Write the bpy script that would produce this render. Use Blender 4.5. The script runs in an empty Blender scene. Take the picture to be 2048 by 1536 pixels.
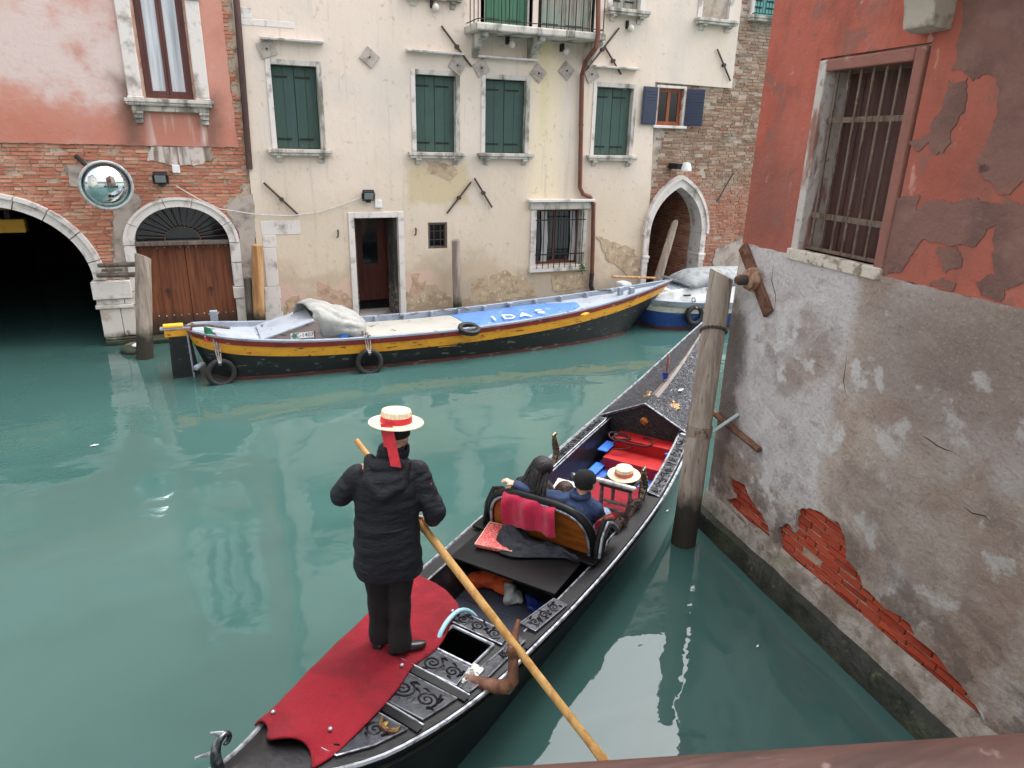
import bpy, bmesh, math, random
from mathutils import Vector, Matrix, noise as mnoise
from mathutils.geometry import delaunay_2d_cdt
R=math.radians
scn=bpy.context.scene; COL=scn.collection
# ---------------------------------------------------------------- camera, sky, sun, exposure
H=4.2
RM=((0.92431526,-0.10680933,0.3663783),(-0.38094764,-0.31560743,0.8690632),(0.02280766,-0.94285933,-0.33240953))
cd=bpy.data.cameras.new('camera'); cam=bpy.data.objects.new('camera',cd); COL.objects.link(cam)
cd.sensor_fit='HORIZONTAL'; cd.sensor_width=36; cd.lens=36*1370/2048; cd.clip_start=.05; cd.clip_end=2000
m3=Matrix([[RM[i][0],-RM[i][1],-RM[i][2]] for i in range(3)])
cam.matrix_world=Matrix.Translation((0,0,H))@m3.to_4x4()
scn.camera=cam
scn.cycles.max_bounces=6; scn.cycles.diffuse_bounces=3; scn.cycles.glossy_bounces=3; scn.cycles.transmission_bounces=2
SUN_EL,SUN_AZ=R(62),R(78)
w=bpy.data.worlds.new('World'); scn.world=w; w.use_nodes=True
nt=w.node_tree; bg=nt.nodes['Background']; sky=nt.nodes.new('ShaderNodeTexSky'); sky.sky_type='NISHITA'; sky.sun_disc=False
sky.sun_elevation=SUN_EL; sky.sun_rotation=SUN_AZ; sky.dust_density=5; sky.air_density=1; sky.ozone_density=1
hs=nt.nodes.new('ShaderNodeHueSaturation'); hs.inputs['Saturation'].default_value=.22
nt.links.new(sky.outputs[0],hs.inputs['Color']); nt.links.new(hs.outputs[0],bg.inputs[0]); bg.inputs[1].default_value=.15
sl=bpy.data.lights.new('sun','SUN'); sl.energy=.5; sl.angle=R(85); sl.color=(1,.985,.97)
so=bpy.data.objects.new('sun',sl); COL.objects.link(so)
sd=Vector((math.sin(SUN_AZ)*math.cos(SUN_EL),math.cos(SUN_AZ)*math.cos(SUN_EL),math.sin(SUN_EL)))
so.rotation_euler=(-sd).to_track_quat('-Z','Y').to_euler(); so.location=(0,-5,30)
vs=scn.view_settings; vs.view_transform='Standard'; vs.look='None'; vs.gamma=1; vs.exposure=1.85; vs.use_curve_mapping=False
# ---------------------------------------------------------------- pixel of the photograph -> point on a plane of the place
def ray(x,y):
    v=Vector((x-1024,y-768,1370)); return Vector([sum(RM[i][k]*v[k] for k in range(3)) for i in range(3)]).normalized()
YF=16.0
def F(x,y,Y=YF):
    r=ray(x,y); t=Y/r.y; return (t*r.x,H+t*r.z)
def FX(x,y,Y=YF): return F(x,y,Y)[0]
def FZ(x,y,Y=YF): return F(x,y,Y)[1]
def ONZ(x,y,z):
    r=ray(x,y); t=(z-H)/r.z; return Vector((t*r.x,t*r.y,z))
CA=ONZ(1415,1040,0); WD=Vector((-.1,-.995,0)).normalized(); WN=Vector((-WD.y,WD.x,0))
def W(x,y):                      # right-hand wall: (distance along the wall from the corner, height)
    r=ray(x,y); t=(CA.dot(WN))/(r.dot(WN)); q=r*t; return ((q-CA).dot(WD),q.z+H)
# ---------------------------------------------------------------- object helpers
def tag(o,label=None,cat=None,group=None,kind=None):
    for k,v in (('label',label),('category',cat),('group',group),('kind',kind)):
        if v: o[k]=v
    return o
def empty(name,loc=(0,0,0),rz=0,label=None,cat=None,group=None):
    o=bpy.data.objects.new(name,None); COL.objects.link(o); o.location=loc; o.rotation_euler=(0,0,rz); o.empty_display_size=.2
    return tag(o,label,cat,group)
def link(name,me,mat=None,parent=None):
    o=bpy.data.objects.new(name,me); COL.objects.link(o)
    if mat is not None and not me.materials:
        for m in (mat if isinstance(mat,(list,tuple)) else [mat]): me.materials.append(m)
    o.parent=parent; return o
def frame(d,up=(0,0,1)):
    d=Vector(d).normalized(); u=Vector(up)
    if abs(d.dot(u))>.97: u=Vector((1,0,0))
    a=d.cross(u).normalized(); b=a.cross(d).normalized(); return a,b,d
class MB:
    def __init__(s): s.v=[]; s.f=[]; s.mi=[]
    def add(s,vs,fs,m=0):
        o=len(s.v); s.v+= [tuple(p) for p in vs]; s.f+=[tuple(i+o for i in f) for f in fs]; s.mi+=[m]*len(fs); return s
    def box(s,x0,x1,y0,y1,z0,z1,m=0,M=None):
        p=[Vector((x,y,z)) for x in (x0,x1) for y in (y0,y1) for z in (z0,z1)]
        if M is not None: p=[M@q for q in p]
        return s.add(p,[(0,1,3,2),(4,6,7,5),(0,4,5,1),(2,3,7,6),(0,2,6,4),(1,5,7,3)],m)
    def cbox(s,c,dx,dy,dz,M=None,m=0):       # centred box, optional rotation
        T=Matrix.Translation(c)@(M.to_4x4() if M else Matrix.Identity(4))
        return s.box(-dx/2,dx/2,-dy/2,dy/2,-dz/2,dz/2,m,T)
    def loft(s,rings,cap=True,closed=False,m=0,flip=False):
        n=len(rings[0]); vs=[p for r in rings for p in r]; fs=[]
        K=len(rings)
        for k in range(K if closed else K-1):
            k2=(k+1)%K
            for i in range(n):
                j=(i+1)%n; fs.append((k*n+i,k*n+j,k2*n+j,k2*n+i))
        if cap and not closed: fs+= [tuple(reversed(range(n))),tuple((K-1)*n+i for i in range(n))]
        if flip: fs=[tuple(reversed(f)) for f in fs]
        return s.add(vs,fs,m)
    def strip(s,rows,m=0,flip=False):         # open grid
        n=len(rows[0]); vs=[p for r in rows for p in r]; fs=[]
        for k in range(len(rows)-1):
            for i in range(n-1): fs.append((k*n+i,k*n+i+1,(k+1)*n+i+1,(k+1)*n+i))
        if flip: fs=[tuple(reversed(f)) for f in fs]
        return s.add(vs,fs,m)
    def tube(s,pts,r,n=8,closed=False,m=0,up=(0,0,1)):
        pts=[Vector(p) for p in pts]; K=len(pts); rs=r if isinstance(r,(list,tuple)) else [r]*K; rings=[]
        a=None
        for k in range(K):
            if closed: d=pts[(k+1)%K]-pts[k-1]
            else: d=pts[min(k+1,K-1)]-pts[max(k-1,0)]
            d.normalize()
            if a is None: a,b,_=frame(d,up)
            else:
                a=(a-d*a.dot(d)).normalized(); b=a.cross(d)*-1
                b=d.cross(a)
            b=d.cross(a)
            rings.append([pts[k]+(a*math.cos(t)+b*math.sin(t))*rs[k] for t in [2*math.pi*i/n for i in range(n)]])
        return s.loft(rings,True,closed,m)
    def lathe(s,prof,n=24,c=(0,0,0),ax=(0,0,1),m=0,cap=True,sx=1,sy=1):
        a,b,d=frame(ax); c=Vector(c)
        return s.loft([[c+d*z+(a*math.cos(t)*sx+b*math.sin(t)*sy)*rr for t in [2*math.pi*i/n for i in range(n)]] for rr,z in prof],cap,False,m)
    def caps(s,p0,p1,r0,r1,n=12,m=0):         # tapered limb with round ends
        p0=Vector(p0);p1=Vector(p1);L=(p1-p0).length
        pr=[(r0*math.sin(t),-r0*math.cos(t)) for t in (.15,.6,1.1)]+[(r0,0),(r1,L)]+[(r1*math.cos(t),L+r1*math.sin(t)) for t in (.5,1.,1.45)]
        return s.lathe(pr,n,p0,p1-p0,m)
    def ball(s,c,rx,ry,rz,n=14,k=8,M=None,m=0):
        c=Vector(c); rings=[]
        for i in range(k+1):
            t=math.pi*(i+.001*(i==0)-.001*(i==k))/k
            ring=[Vector((math.sin(t)*math.cos(u)*rx,math.sin(t)*math.sin(u)*ry,-math.cos(t)*rz)) for u in [2*math.pi*j/n for j in range(n)]]
            rings.append([c+(M@p if M else p) for p in ring])
        return s.loft(rings,True,False,m)
    def torus(s,c,R_,r,ax=(0,0,1),n=28,k=10,m=0,sx=1,sy=1):
        a,b,d=frame(ax); c=Vector(c)
        return s.tube([c+(a*math.cos(t)*sx+b*math.sin(t)*sy)*R_ for t in [2*math.pi*i/n for i in range(n)]],r,k,True,m,up=ax)
    def build(s,name,mat,parent=None,smooth=False,bevel=0,remesh=0,sub=0,smi=0,ang=.7):
        me=bpy.data.meshes.new(name); me.from_pydata(s.v,[],s.f)
        if any(s.mi): me.polygons.foreach_set('material_index',s.mi)
        bm=bmesh.new(); bm.from_mesh(me); bmesh.ops.recalc_face_normals(bm,faces=bm.faces); bm.to_mesh(me); bm.free()
        o=link(name,me,mat,parent)
        if smooth:
            me.polygons.foreach_set('use_smooth',[True]*len(me.polygons))
            if not (remesh or sub): me.set_sharp_from_angle(angle=ang)
        if bevel:
            b=o.modifiers.new('b','BEVEL'); b.width=bevel; b.segments=2; b.limit_method='ANGLE'; b.angle_limit=.6
        if remesh:
            r=o.modifiers.new('r','REMESH'); r.mode='VOXEL'; r.voxel_size=remesh; r.use_smooth_shade=True
            k=o.modifiers.new('s','SMOOTH'); k.iterations=smi or 4; k.factor=.5
        if sub:
            b=o.modifiers.new('ss','SUBSURF'); b.levels=sub; b.render_levels=sub
        return o
def inpoly(p,poly):
    x,y=p; c=False; j=len(poly)-1
    for i in range(len(poly)):
        xi,yi=poly[i]; xj,yj=poly[j]
        if (yi>y)!=(yj>y) and x<(xj-xi)*(y-yi)/(yj-yi)+xi: c=not c
        j=i
    return c
def rect(x0,x1,z0,z1): return [(x0,z0),(x1,z0),(x1,z1),(x0,z1)]
def rag(poly,amp=.03,step=.08,seed=0,closed=True):
    out=[]; n=len(poly)
    for i in range(n):
        a=Vector(poly[i]); b=Vector(poly[(i+1)%n]); k=max(1,int((b-a).length/step))
        for j in range(k):
            p=a.lerp(b,j/k); q=Vector((p.x*7+seed*13.1,p.y*7,seed)); q2=Vector((p.x*23+seed*3.1,p.y*23,seed+9)); q3=Vector((p.x*70,p.y*70,seed+3))
            out.append((p.x+amp*(mnoise.noise(q)+.5*mnoise.noise(q2)+.3*mnoise.noise(q3)),p.y+amp*(mnoise.noise(q+Vector((50,0,0)))+.5*mnoise.noise(q2+Vector((50,0,0)))+.3*mnoise.noise(q3+Vector((50,0,0))))))
    return out
def plate(mb,outer,holes=(),d0=0,d1=.1,m=0,extra=()):     # panel in the (u,z) plane, front at depth d0, edges run back to d1
    loops=[outer]+list(holes); vs=[];es=[]
    for L in loops:
        o=len(vs); vs+=[Vector(p) for p in L]; es+=[(o+i,o+(i+1)%len(L)) for i in range(len(L))]
    vs+=[Vector(p) for p in extra]
    r=delaunay_2d_cdt(vs,es,[],0,1e-6); V=r[0]; T=[]
    for f in r[2]:
        c=sum((V[i] for i in f),Vector((0,0)))/len(f)
        if inpoly(c,outer) and not any(inpoly(c,h) for h in holes): T.append(f)
    mb.add([(p.x,d0,p.y) for p in V],T,m)
    for L in loops:
        n=len(L); mb.add([(p[0],d0,p[1]) for p in L]+[(p[0],d1,p[1]) for p in L],[(i,(i+1)%n,n+(i+1)%n,n+i) for i in range(n)],m)
    return mb
# ---------------------------------------------------------------- materials
def srgb(r,g,b): return tuple((c/255/12.92 if c/255<.04045 else ((c/255+.055)/1.055)**2.4) for c in (r,g,b))
class G:
    def __init__(s,nt,coord):
        s.nt=nt
        if coord=='pos': s.co=nt.nodes.new('ShaderNodeNewGeometry').outputs['Position']
        else: s.co=nt.nodes.new('ShaderNodeTexCoord').outputs['Object']
        sp=nt.nodes.new('ShaderNodeSeparateXYZ'); nt.links.new(s.co,sp.inputs[0]); s.x,s.y,s.z=sp.outputs
    def set(s,sock,v):
        if isinstance(v,(int,float)): sock.default_value=v
        elif isinstance(v,(tuple,list)): sock.default_value=tuple(v)+((1,) if len(v)==3 and sock.type=='RGBA' else ())
        else: s.nt.links.new(v,sock)
    def m(s,op,a,b=0,c=0):
        n=s.nt.nodes.new('ShaderNodeMath'); n.operation=op; s.set(n.inputs[0],a); s.set(n.inputs[1],b); s.set(n.inputs[2],c); return n.outputs[0]
    def noise(s,sc=1,det=4,rough=.55,dist=0,off=0):
        n=s.nt.nodes.new('ShaderNodeTexNoise'); n.inputs['Detail'].default_value=det; n.inputs['Roughness'].default_value=rough; n.inputs['Distortion'].default_value=dist
        mp=s.nt.nodes.new('ShaderNodeMapping'); v=sc if isinstance(sc,(tuple,list)) else (sc,)*3
        mp.inputs['Scale'].default_value=v; mp.inputs['Location'].default_value=(off,off*1.7,off*.6); s.nt.links.new(s.co,mp.inputs[0]); s.nt.links.new(mp.outputs[0],n.inputs['Vector']); n.inputs['Scale'].default_value=1
        return n.outputs[0]
    def ss(s,v,lo,hi):
        n=s.nt.nodes.new('ShaderNodeMapRange'); n.interpolation_type='SMOOTHSTEP'; s.set(n.inputs[0],v); n.inputs[1].default_value=lo; n.inputs[2].default_value=hi; return n.outputs[0]
    def below(s,z0,amp=.6,sc=1.2,soft=.1,det=6,off=0):     # 1 under an uneven level line
        return s.ss(s.m('SUBTRACT',s.m('MULTIPLY_ADD',s.noise(sc,det,.6,0,off),amp,z0-amp/2),s.z),-soft,soft)
    def box(s,x0,x1,z0,z1,soft=.1,amp=.15,sc=4,off=0):
        nz=s.m('MULTIPLY_ADD',s.noise(sc,4,.6,0,off),amp,-amp/2)
        dx=s.m('SUBTRACT',s.m('ABSOLUTE',s.m('SUBTRACT',s.x,(x0+x1)/2)),(x1-x0)/2); dz=s.m('SUBTRACT',s.m('ABSOLUTE',s.m('SUBTRACT',s.z,(z0+z1)/2)),(z1-z0)/2)
        return s.ss(s.m('ADD',s.m('MAXIMUM',dx,dz),nz),soft,-soft)
    def mul(s,a,b): return s.m('MULTIPLY',a,b)
def mat(name,base,layers=(),rough=.8,metal=0,bump=(),spec=.5,coord='obj',rand=None,rlayers=(),sheen=0,alpha=None,trans=0,ior=1.45,coat=0):
    M=bpy.data.materials.new(name); M.use_nodes=True; nt=M.node_tree; P=nt.nodes['Principled BSDF']; g=G(nt,coord)
    col=None; cur=base
    if rand:                                  # piece-to-piece colour change
        oi=nt.nodes.new('ShaderNodeObjectInfo').outputs['Random']; ri=nt.nodes.new('ShaderNodeNewGeometry').outputs['Random Per Island']
        fr=g.m('FRACT',g.m('ADD',oi,ri)); rp=nt.nodes.new('ShaderNodeValToRGB'); nt.links.new(fr,rp.inputs[0]); e=rp.color_ramp.elements
        for i,c in enumerate(rand):
            el=e[i] if i<2 else e.new(1); el.position=i/(len(rand)-1); el.color=tuple(c)+(1,)
        cur=rp.outputs[0]
    for c,fn in layers:
        mx=nt.nodes.new('ShaderNodeMix'); mx.data_type='RGBA'; g.set(mx.inputs['A'],cur); g.set(mx.inputs['B'],c if not callable(c) else c(g)); g.set(mx.inputs['Factor'],fn(g)); cur=mx.outputs['Result']
    g.set(P.inputs['Base Color'],cur); P.inputs['Metallic'].default_value=metal; P.inputs['Specular IOR Level'].default_value=spec; P.inputs['IOR'].default_value=ior
    P.inputs['Transmission Weight'].default_value=trans; P.inputs['Coat Weight'].default_value=coat; P.inputs['Coat Roughness'].default_value=.08
    if sheen: P.inputs['Sheen Weight'].default_value=sheen
    rc=rough
    for v,fn in rlayers:
        mx=nt.nodes.new('ShaderNodeMix'); mx.data_type='FLOAT'; g.set(mx.inputs[2],rc); g.set(mx.inputs[3],v); g.set(mx.inputs[0],fn(g)); rc=mx.outputs[0]
    g.set(P.inputs['Roughness'],rc)
    prev=None
    for fn,dist in bump:
        b=nt.nodes.new('ShaderNodeBump'); b.inputs['Distance'].default_value=dist; b.inputs['Strength'].default_value=1; g.set(b.inputs['Height'],fn(g))
        if prev: nt.links.new(prev,b.inputs['Normal'])
        prev=b.outputs[0]
    if prev: nt.links.new(prev,P.inputs['Normal'])
    return M
def S(r,g,b,k=.05):
    c=srgb(r,g,b); y=.3*c[0]+.59*c[1]+.11*c[2]; return tuple(v+(y-v)*k for v in c)
def nz(sc,lo,hi,det=3,k=1,off=0,dist=0): return lambda g:g.mul(g.ss(g.noise(sc,det,.6,dist,off),lo,hi),k)
def bn(sc,det=2): return lambda g:g.noise(sc,det)
# ---------------------------------------------------------------- shared materials
CREAM=S(222,205,184); TAN=S(196,174,142)
m_stone=mat('istrian_stone',S(214,206,200),[(S(150,142,132),nz(3,.5,.72)),(S(96,92,84),nz((9,9,2),.6,.8,6,.7))],.7,bump=[(bn(30),.004)],coord='pos')
m_stone2=mat('stained_stone',S(196,190,180),[(S(120,116,106),nz((4,4,1.5),.42,.65)),(S(70,68,62),nz((14,14,3),.58,.75,6,.8))],.75,bump=[(bn(35),.005)],coord='pos')
m_stonelow=mat('damp_stone',S(208,198,190),[(S(150,128,98),nz(2.5,.5,.75,5,.7)),(S(60,66,46),lambda g:g.below(.22,.3,3,.08)),(S(30,36,24),lambda g:g.below(.06,.16,5,.04))],.7,bump=[(bn(25),.006)],coord='pos')
m_brick=mat('brick',None,[(S(196,170,150),nz(1.6,.56,.72,5,.45,3)),(S(120,104,90),nz(6,.58,.75,5,.6))],.9,bump=[(bn(60),.004),(bn(14),.006)],coord='pos',rand=[S(166,98,74),S(186,112,86),S(196,132,104),S(174,106,82),S(192,152,126)])
m_brick_b=mat('old_brick',None,[(S(176,164,148),nz(1.2,.5,.7,5,.55,3)),(S(96,84,74),nz(5,.56,.72,5,.7)),(S(176,84,54),lambda g:g.mul(g.below(3.2,2.5,.8,.5),.45))],.92,bump=[(bn(60),.004),(bn(14),.006)],coord='pos',rand=[S(128,100,80),S(150,118,96),S(166,140,118),S(138,92,70),S(122,108,92)])
m_brick_r=mat('red_brick',None,[(S(150,64,38),nz(4,.5,.7,5,.5)),(S(182,140,116),nz(9,.64,.8,5,.55))],.9,bump=[(bn(70),.003),(bn(16),.006)],coord='pos',rand=[S(160,56,30),S(178,66,38),S(150,50,28),S(186,78,48),S(168,62,36)])
m_mortar=mat('mortar',S(178,160,140),[(S(140,120,102),nz(4,.45,.65)),(S(110,96,82),nz(12,.55,.7)),(S(60,60,44),lambda g:g.below(.3,.4,3,.1))],.95,bump=[(bn(40),.01)],coord='pos')
m_cement=mat('cement_patch',S(172,160,150),[(S(140,128,118),nz(3,.45,.65)),(S(110,100,92),nz(14,.55,.75,6,.5))],.95,bump=[(bn(30),.008)],coord='pos')
m_iron=mat('iron',S(74,66,62),[(S(104,72,54),nz(8,.5,.7,5,.7))],.7,.3,bump=[(bn(60),.002)],coord='pos')
m_black=mat('black_iron',S(38,38,40),[(S(70,58,50),nz(9,.55,.75,5,.5))],.55,.4,coord='pos')
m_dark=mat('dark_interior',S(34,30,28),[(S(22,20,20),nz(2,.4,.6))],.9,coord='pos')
m_green=mat('green_paint',None,[(S(64,86,78),nz((30,30,1.2),.45,.7,4,.5)),(S(46,68,62),nz(2,.45,.7,4,.5)),(S(96,112,104),nz((26,26,5),.64,.74,4,.5,6))],.6,bump=[(bn((50,50,2)),.003)],coord='pos',rand=[S(46,72,64),S(54,80,72),S(60,86,78),S(50,74,70)])
m_green2=mat('bright_green_paint',S(52,104,78),[(S(80,120,92),nz((30,30,1.2),.5,.7,4,.5))],.6,bump=[(bn((50,50,2)),.002)],coord='pos')
m_greydoor=mat('weathered_pale_shutter',S(150,146,134),[(S(112,104,92),nz((26,26,1),.42,.62)),(S(126,144,132),nz(1.5,.5,.65,4,.7))],.8,bump=[(bn((50,50,2)),.003)],coord='pos')
m_blue_sh=mat('navy_shutter_paint',S(46,54,76),[(S(62,70,90),nz((2,2,24),.5,.7,4,.5))],.55,coord='pos')
m_teal=mat('teal_paint',S(84,158,152),[(S(110,176,168),nz((24,24,1),.5,.7,4,.5))],.6,coord='pos')
m_doorwood=mat('door_wood',S(128,72,42),[(S(104,56,34),nz((22,22,1.2),.42,.62)),(S(148,90,54),nz((9,9,.7),.55,.75,5,.7)),(S(110,92,74),nz((6,6,3),.62,.78,6,.5)),(S(70,52,40),lambda g:g.below(.5,.5,3,.2))],.65,bump=[(bn((60,60,2)),.002)],coord='pos')
m_redwood=mat('mahogany',S(86,36,26),[(S(64,26,20),nz((20,20,1.5),.45,.65))],.45,coord='pos')
m_brownwood=mat('brown_window_wood',S(98,54,48),[(S(80,44,38),nz((20,20,1.5),.45,.65))],.5,coord='pos')
m_orangewood=mat('orange_window_wood',S(150,78,42),[(S(120,60,32),nz((20,20,1.5),.45,.65))],.5,coord='pos')
m_glass=mat('window_glass',S(26,30,32),rough=.06,spec=.7)
m_glassw=mat('curtained_glass',S(176,182,188),[(S(206,210,214),nz((8,8,.3),.42,.6,2)),(S(130,136,142),nz((5,5,.4),.55,.7,2,.5,4))],.12,coord='pos')
m_curtain=mat('curtain_cloth',S(196,194,192),[(S(176,176,176),nz((12,12,.6),.45,.65,2))],.9,coord='pos')
m_white=mat('white_plastic',S(222,222,220),[(S(190,186,180),nz(8,.5,.7,4,.5))],.45,coord='pos')
m_greyplate=mat('grey_anchor_plate',S(176,166,158),[(S(150,138,128),nz(8,.45,.65)),(S(120,88,66),nz(14,.62,.78,4,.6))],.8,coord='pos')
m_pipe=mat('copper_brown_pipe',S(120,74,58),[(S(98,60,50),nz((8,8,1),.45,.65)),(S(140,96,76),nz(5,.55,.75,4,.5))],.45,.2,coord='pos')
m_pipe2=mat('dark_cast_pipe',S(58,50,48),[(S(92,84,78),nz(8,.5,.7))],.6,.2,coord='pos')
def wood_mat(n,a,b,c,wet=True,sc=(16,16,.9)):
    L=[(b,nz(sc,.42,.62)),(c,nz((5,5,.8),.5,.7,5,.7)),(S(58,50,44),nz((26,26,.6),.6,.72,4,.75,5))]
    if wet: L.append((S(48,44,34),lambda g:g.below(.55,.5,4,.15)))
    return mat(n,a,L,.85,bump=[(bn((40,40,1.5)),.012),(bn(12),.006)],coord='pos')
m_post=wood_mat('weathered_post_wood',S(150,136,122),S(128,114,102),S(172,160,148))
m_post_y=wood_mat('new_larch_post_wood',S(186,142,92),S(160,112,66),S(200,164,120))
m_post_d=wood_mat('dark_timber',S(104,92,84),S(80,70,66),S(126,114,104))
m_rope=mat('grey_rope',S(150,144,140),[(S(84,80,84),nz(60,.45,.6))],.9,bump=[(bn(120),.003)],coord='pos')
m_rubber=mat('tyre_rubber',S(30,30,31),[(S(60,58,56),nz(9,.55,.75,5,.5))],.6,bump=[(bn(60),.003)],coord='pos')
# ---------------------------------------------------------------- canal water
def water_h(g): return g.m('ADD',g.m('MULTIPLY',g.noise((.55,.8,1),2,.4,.9),1.0),g.m('ADD',g.m('MULTIPLY',g.noise((2.2,2.9,1),3,.45,.4,7),.2),g.m('MULTIPLY',g.noise((9,13,1),2,.5,.3,3),g.m('MULTIPLY',g.ss(g.noise(.35,2,.5,0,21),.42,.62),.07))))
m_water=mat('canal_water',S(52,83,79),[(S(60,92,87),nz(.12,.35,.65,2)),(S(45,75,72),nz(.35,.5,.75,3,.6,9))],.012,spec=.5,ior=1.58,coord='pos',bump=[(water_h,.021)])
MB().add([(-150,-150,0),(150,-150,0),(150,150,0),(-150,150,0)],[(0,1,2,3)]).build('canal_water',m_water)['kind']='structure'
# ---------------------------------------------------------------- brick laying
def brick_mesh(i,mat_):
    rnd=random.Random(i*7+len(mat_.name)); me=bpy.data.meshes.new('brick_'+mat_.name); j=lambda a:rnd.uniform(-a,a)
    L,hh=.5,.5; v=[]
    for sx,sz in ((-1,-1),(1,-1),(1,1),(-1,1)): v.append((sx*(.5+j(.006)),.5,sz*(.5+j(.03))))
    for k,(sx,sz) in enumerate(((-1,-1),(1,-1),(1,1),(-1,1))): v.append((sx*(.485+j(.012)),-.5+abs(j(.25)),sz*(.42+j(.06))))
    me.from_pydata(v,[],[(7,6,5,4),(0,4,5,1)[::-1],(1,5,6,2)[::-1],(2,6,7,3)[::-1],(3,7,4,0)[::-1]])
    bm=bmesh.new(); bm.from_mesh(me); bmesh.ops.recalc_face_normals(bm,faces=bm.faces); bm.to_mesh(me); bm.free()
    # open back: make the front face look out of the wall
    if me.polygons[0].normal.y>0: me.flip_normals()
    me.materials.append(mat_); return me
def lay_bricks(parent,keep,u0,u1,z0,z1,mat_,d=0,score=None,L=.25,h=.058,j=.012,seed=1,limit=300,skip=.0,proud=.02):
    rnd=random.Random(seed); ms=[brick_mesh(i,mat_) for i in range(6)]; out=[]
    nr=int((z1-z0)/(h+j))
    for r in range(nr):
        z=z0+(r+.5)*(h+j); u=u0-(L+j)*rnd.choice((0,.25,.5,.75)); 
        while u<u1:
            l=L if rnd.random()<.68 else L*.48; l*=rnd.uniform(.93,1.05)
            c=(u+l/2,z+rnd.uniform(-.003,.003)); u+=l+j*rnd.uniform(.7,1.5)
            if c[0]<u0 or c[0]>u1 or rnd.random()<skip or not keep(c[0],c[1],l/2,h/2): continue
            out.append((c[0],c[1],l,h*rnd.uniform(.9,1.06),rnd.uniform(-.008,.006),rnd.uniform(-.012,.012),rnd.randrange(6)))
    if score: out.sort(key=score)
    rest=MB()
    for k,(u,z,l,hh,dd,rot,mi) in enumerate(out):
        if k<limit:
            o=bpy.data.objects.new('brick',ms[mi]); COL.objects.link(o); o.parent=parent; o.location=(u,d+dd,z); o.scale=(l,proud*2,hh); o.rotation_euler=(0,rot,0)
        else:
            T=Matrix.Translation((u,d+dd,z))@Matrix.Rotation(rot,4,'Y')@Matrix.Diagonal((l,proud*2,hh,1))
            rest.add([T@v.co for v in ms[mi].vertices],[tuple(p.vertices) for p in ms[mi].polygons])
    if rest.v: rest.build('brickwork',mat_,parent)['kind']='stuff'
    return out
def arc(cx,cz,a,b,t0,t1,n): return [(cx+a*math.cos(R(t0+(t1-t0)*i/n)),cz+b*math.sin(R(t0+(t1-t0)*i/n))) for i in range(n+1)]
def ring_stones(parent,inner,outer,d0,d1,mat_,name='voussoir',gap=.006):    # inner/outer: lists of stones, each (inner pts, outer pts)
    for a,b in zip(inner,outer):
        mb=MB(); plate(mb,a+b[::-1],(),d0,d1); mb.build(name,mat_,parent,bevel=.012)
# ================================================================ left house: brick below, red plaster above
TOP=12.2
LH=empty('brick_house',(0,YF,0),0,'old house with red plaster above bare brick and a wide canal archway','house')
XC=FX(506,420)                                  # corner with the cream house
zs=FZ(190,560); cxa=FX(-25,480); ia=FX(189,560)-cxa; ib=FZ(-25,411)-zs; oa=FX(206,545)-cxa; ob=FZ(-25,388)-zs
big_in=arc(cxa,zs,ia,ib,180,0,40); bigp=[(cxa-ia-.006,-.8)]+arc(cxa,zs,ia+.006,ib+.006,180,0,40)+[(cxa+ia+.006,-.8)]
dcx=(FX(270,490)+FX(459,488))/2; da=(FX(459,488)-FX(270,490))/2; dz=FZ(363,487); db=FZ(363,413)-dz; doa=(FX(481,490)-FX(249,490))/2; dob=FZ(363,394)-dz
door_in=arc(dcx,dz,da,db,180,0,32); doorp=[(dcx-da-.006,.0)]+arc(dcx,dz,da+.006,db+.006,180,0,32)+[(dcx+da+.006,.0)]
wx0,wx1,wz0=FX(291,190),FX(387,195),FZ(340,197); wz1=wz0+2.55
winp=rect(wx0,wx1,wz0,wz1)
mb=MB(); plate(mb,rect(-9,XC,-.8,TOP),[bigp,doorp,winp],0,.4); mb.build('wall',m_mortar,LH)
zb=FZ(240,288)                                   # lower edge of the red plaster
xs=FX(455,150)
m_redpl=mat('faded_red_plaster',S(196,138,120),[(S(208,190,184),lambda g:g.mul(g.ss(g.m('ADD',g.noise((.7,.7,.9),5,.6),g.m('MULTIPLY',g.box(-6,wx0-.1,zb+.9,zb+2.6,.5,.5,1),.3)),.55,.78),.9)),(S(184,116,96),nz((1.2,1.2,1.2),.5,.72,5,.7,4)),
   (S(184,112,92),lambda g:g.mul(g.box(-9,2,zb-.2,zb+.5,.35,.5,1.5),.7)),(S(112,82,70),lambda g:g.mul(g.box(wx0-.5,wx0-.12,wz0-.95,wz0+.35,.22,.35,3),.8)),(S(112,84,72),lambda g:g.mul(g.box(wx1+.1,wx1+.42,wz0-.95,wz0+.1,.2,.3,3),.75)),
   (S(208,186,178),lambda g:g.mul(g.box(wx0,wx1+.6,zb,wz0-.3,.15,.1,1),g.ss(g.noise((5,5,.4),3),.5,.7))),(S(166,98,78),nz(20,.6,.8,5,.35))],.92,bump=[(bn(14),.006),(bn(60),.002)])
pl=rag([(-9,zb),(xs+.06,zb-.02),(xs+.03,zb+1.2),(xs,TOP),(-9,TOP)],.02,.1,2)
mb=MB(); plate(mb,pl,[rect(wx0-.02,wx1+.02,wz0-.02,wz1+.02)],-.045,.01); mb.build('plaster',m_redpl,LH)
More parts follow.
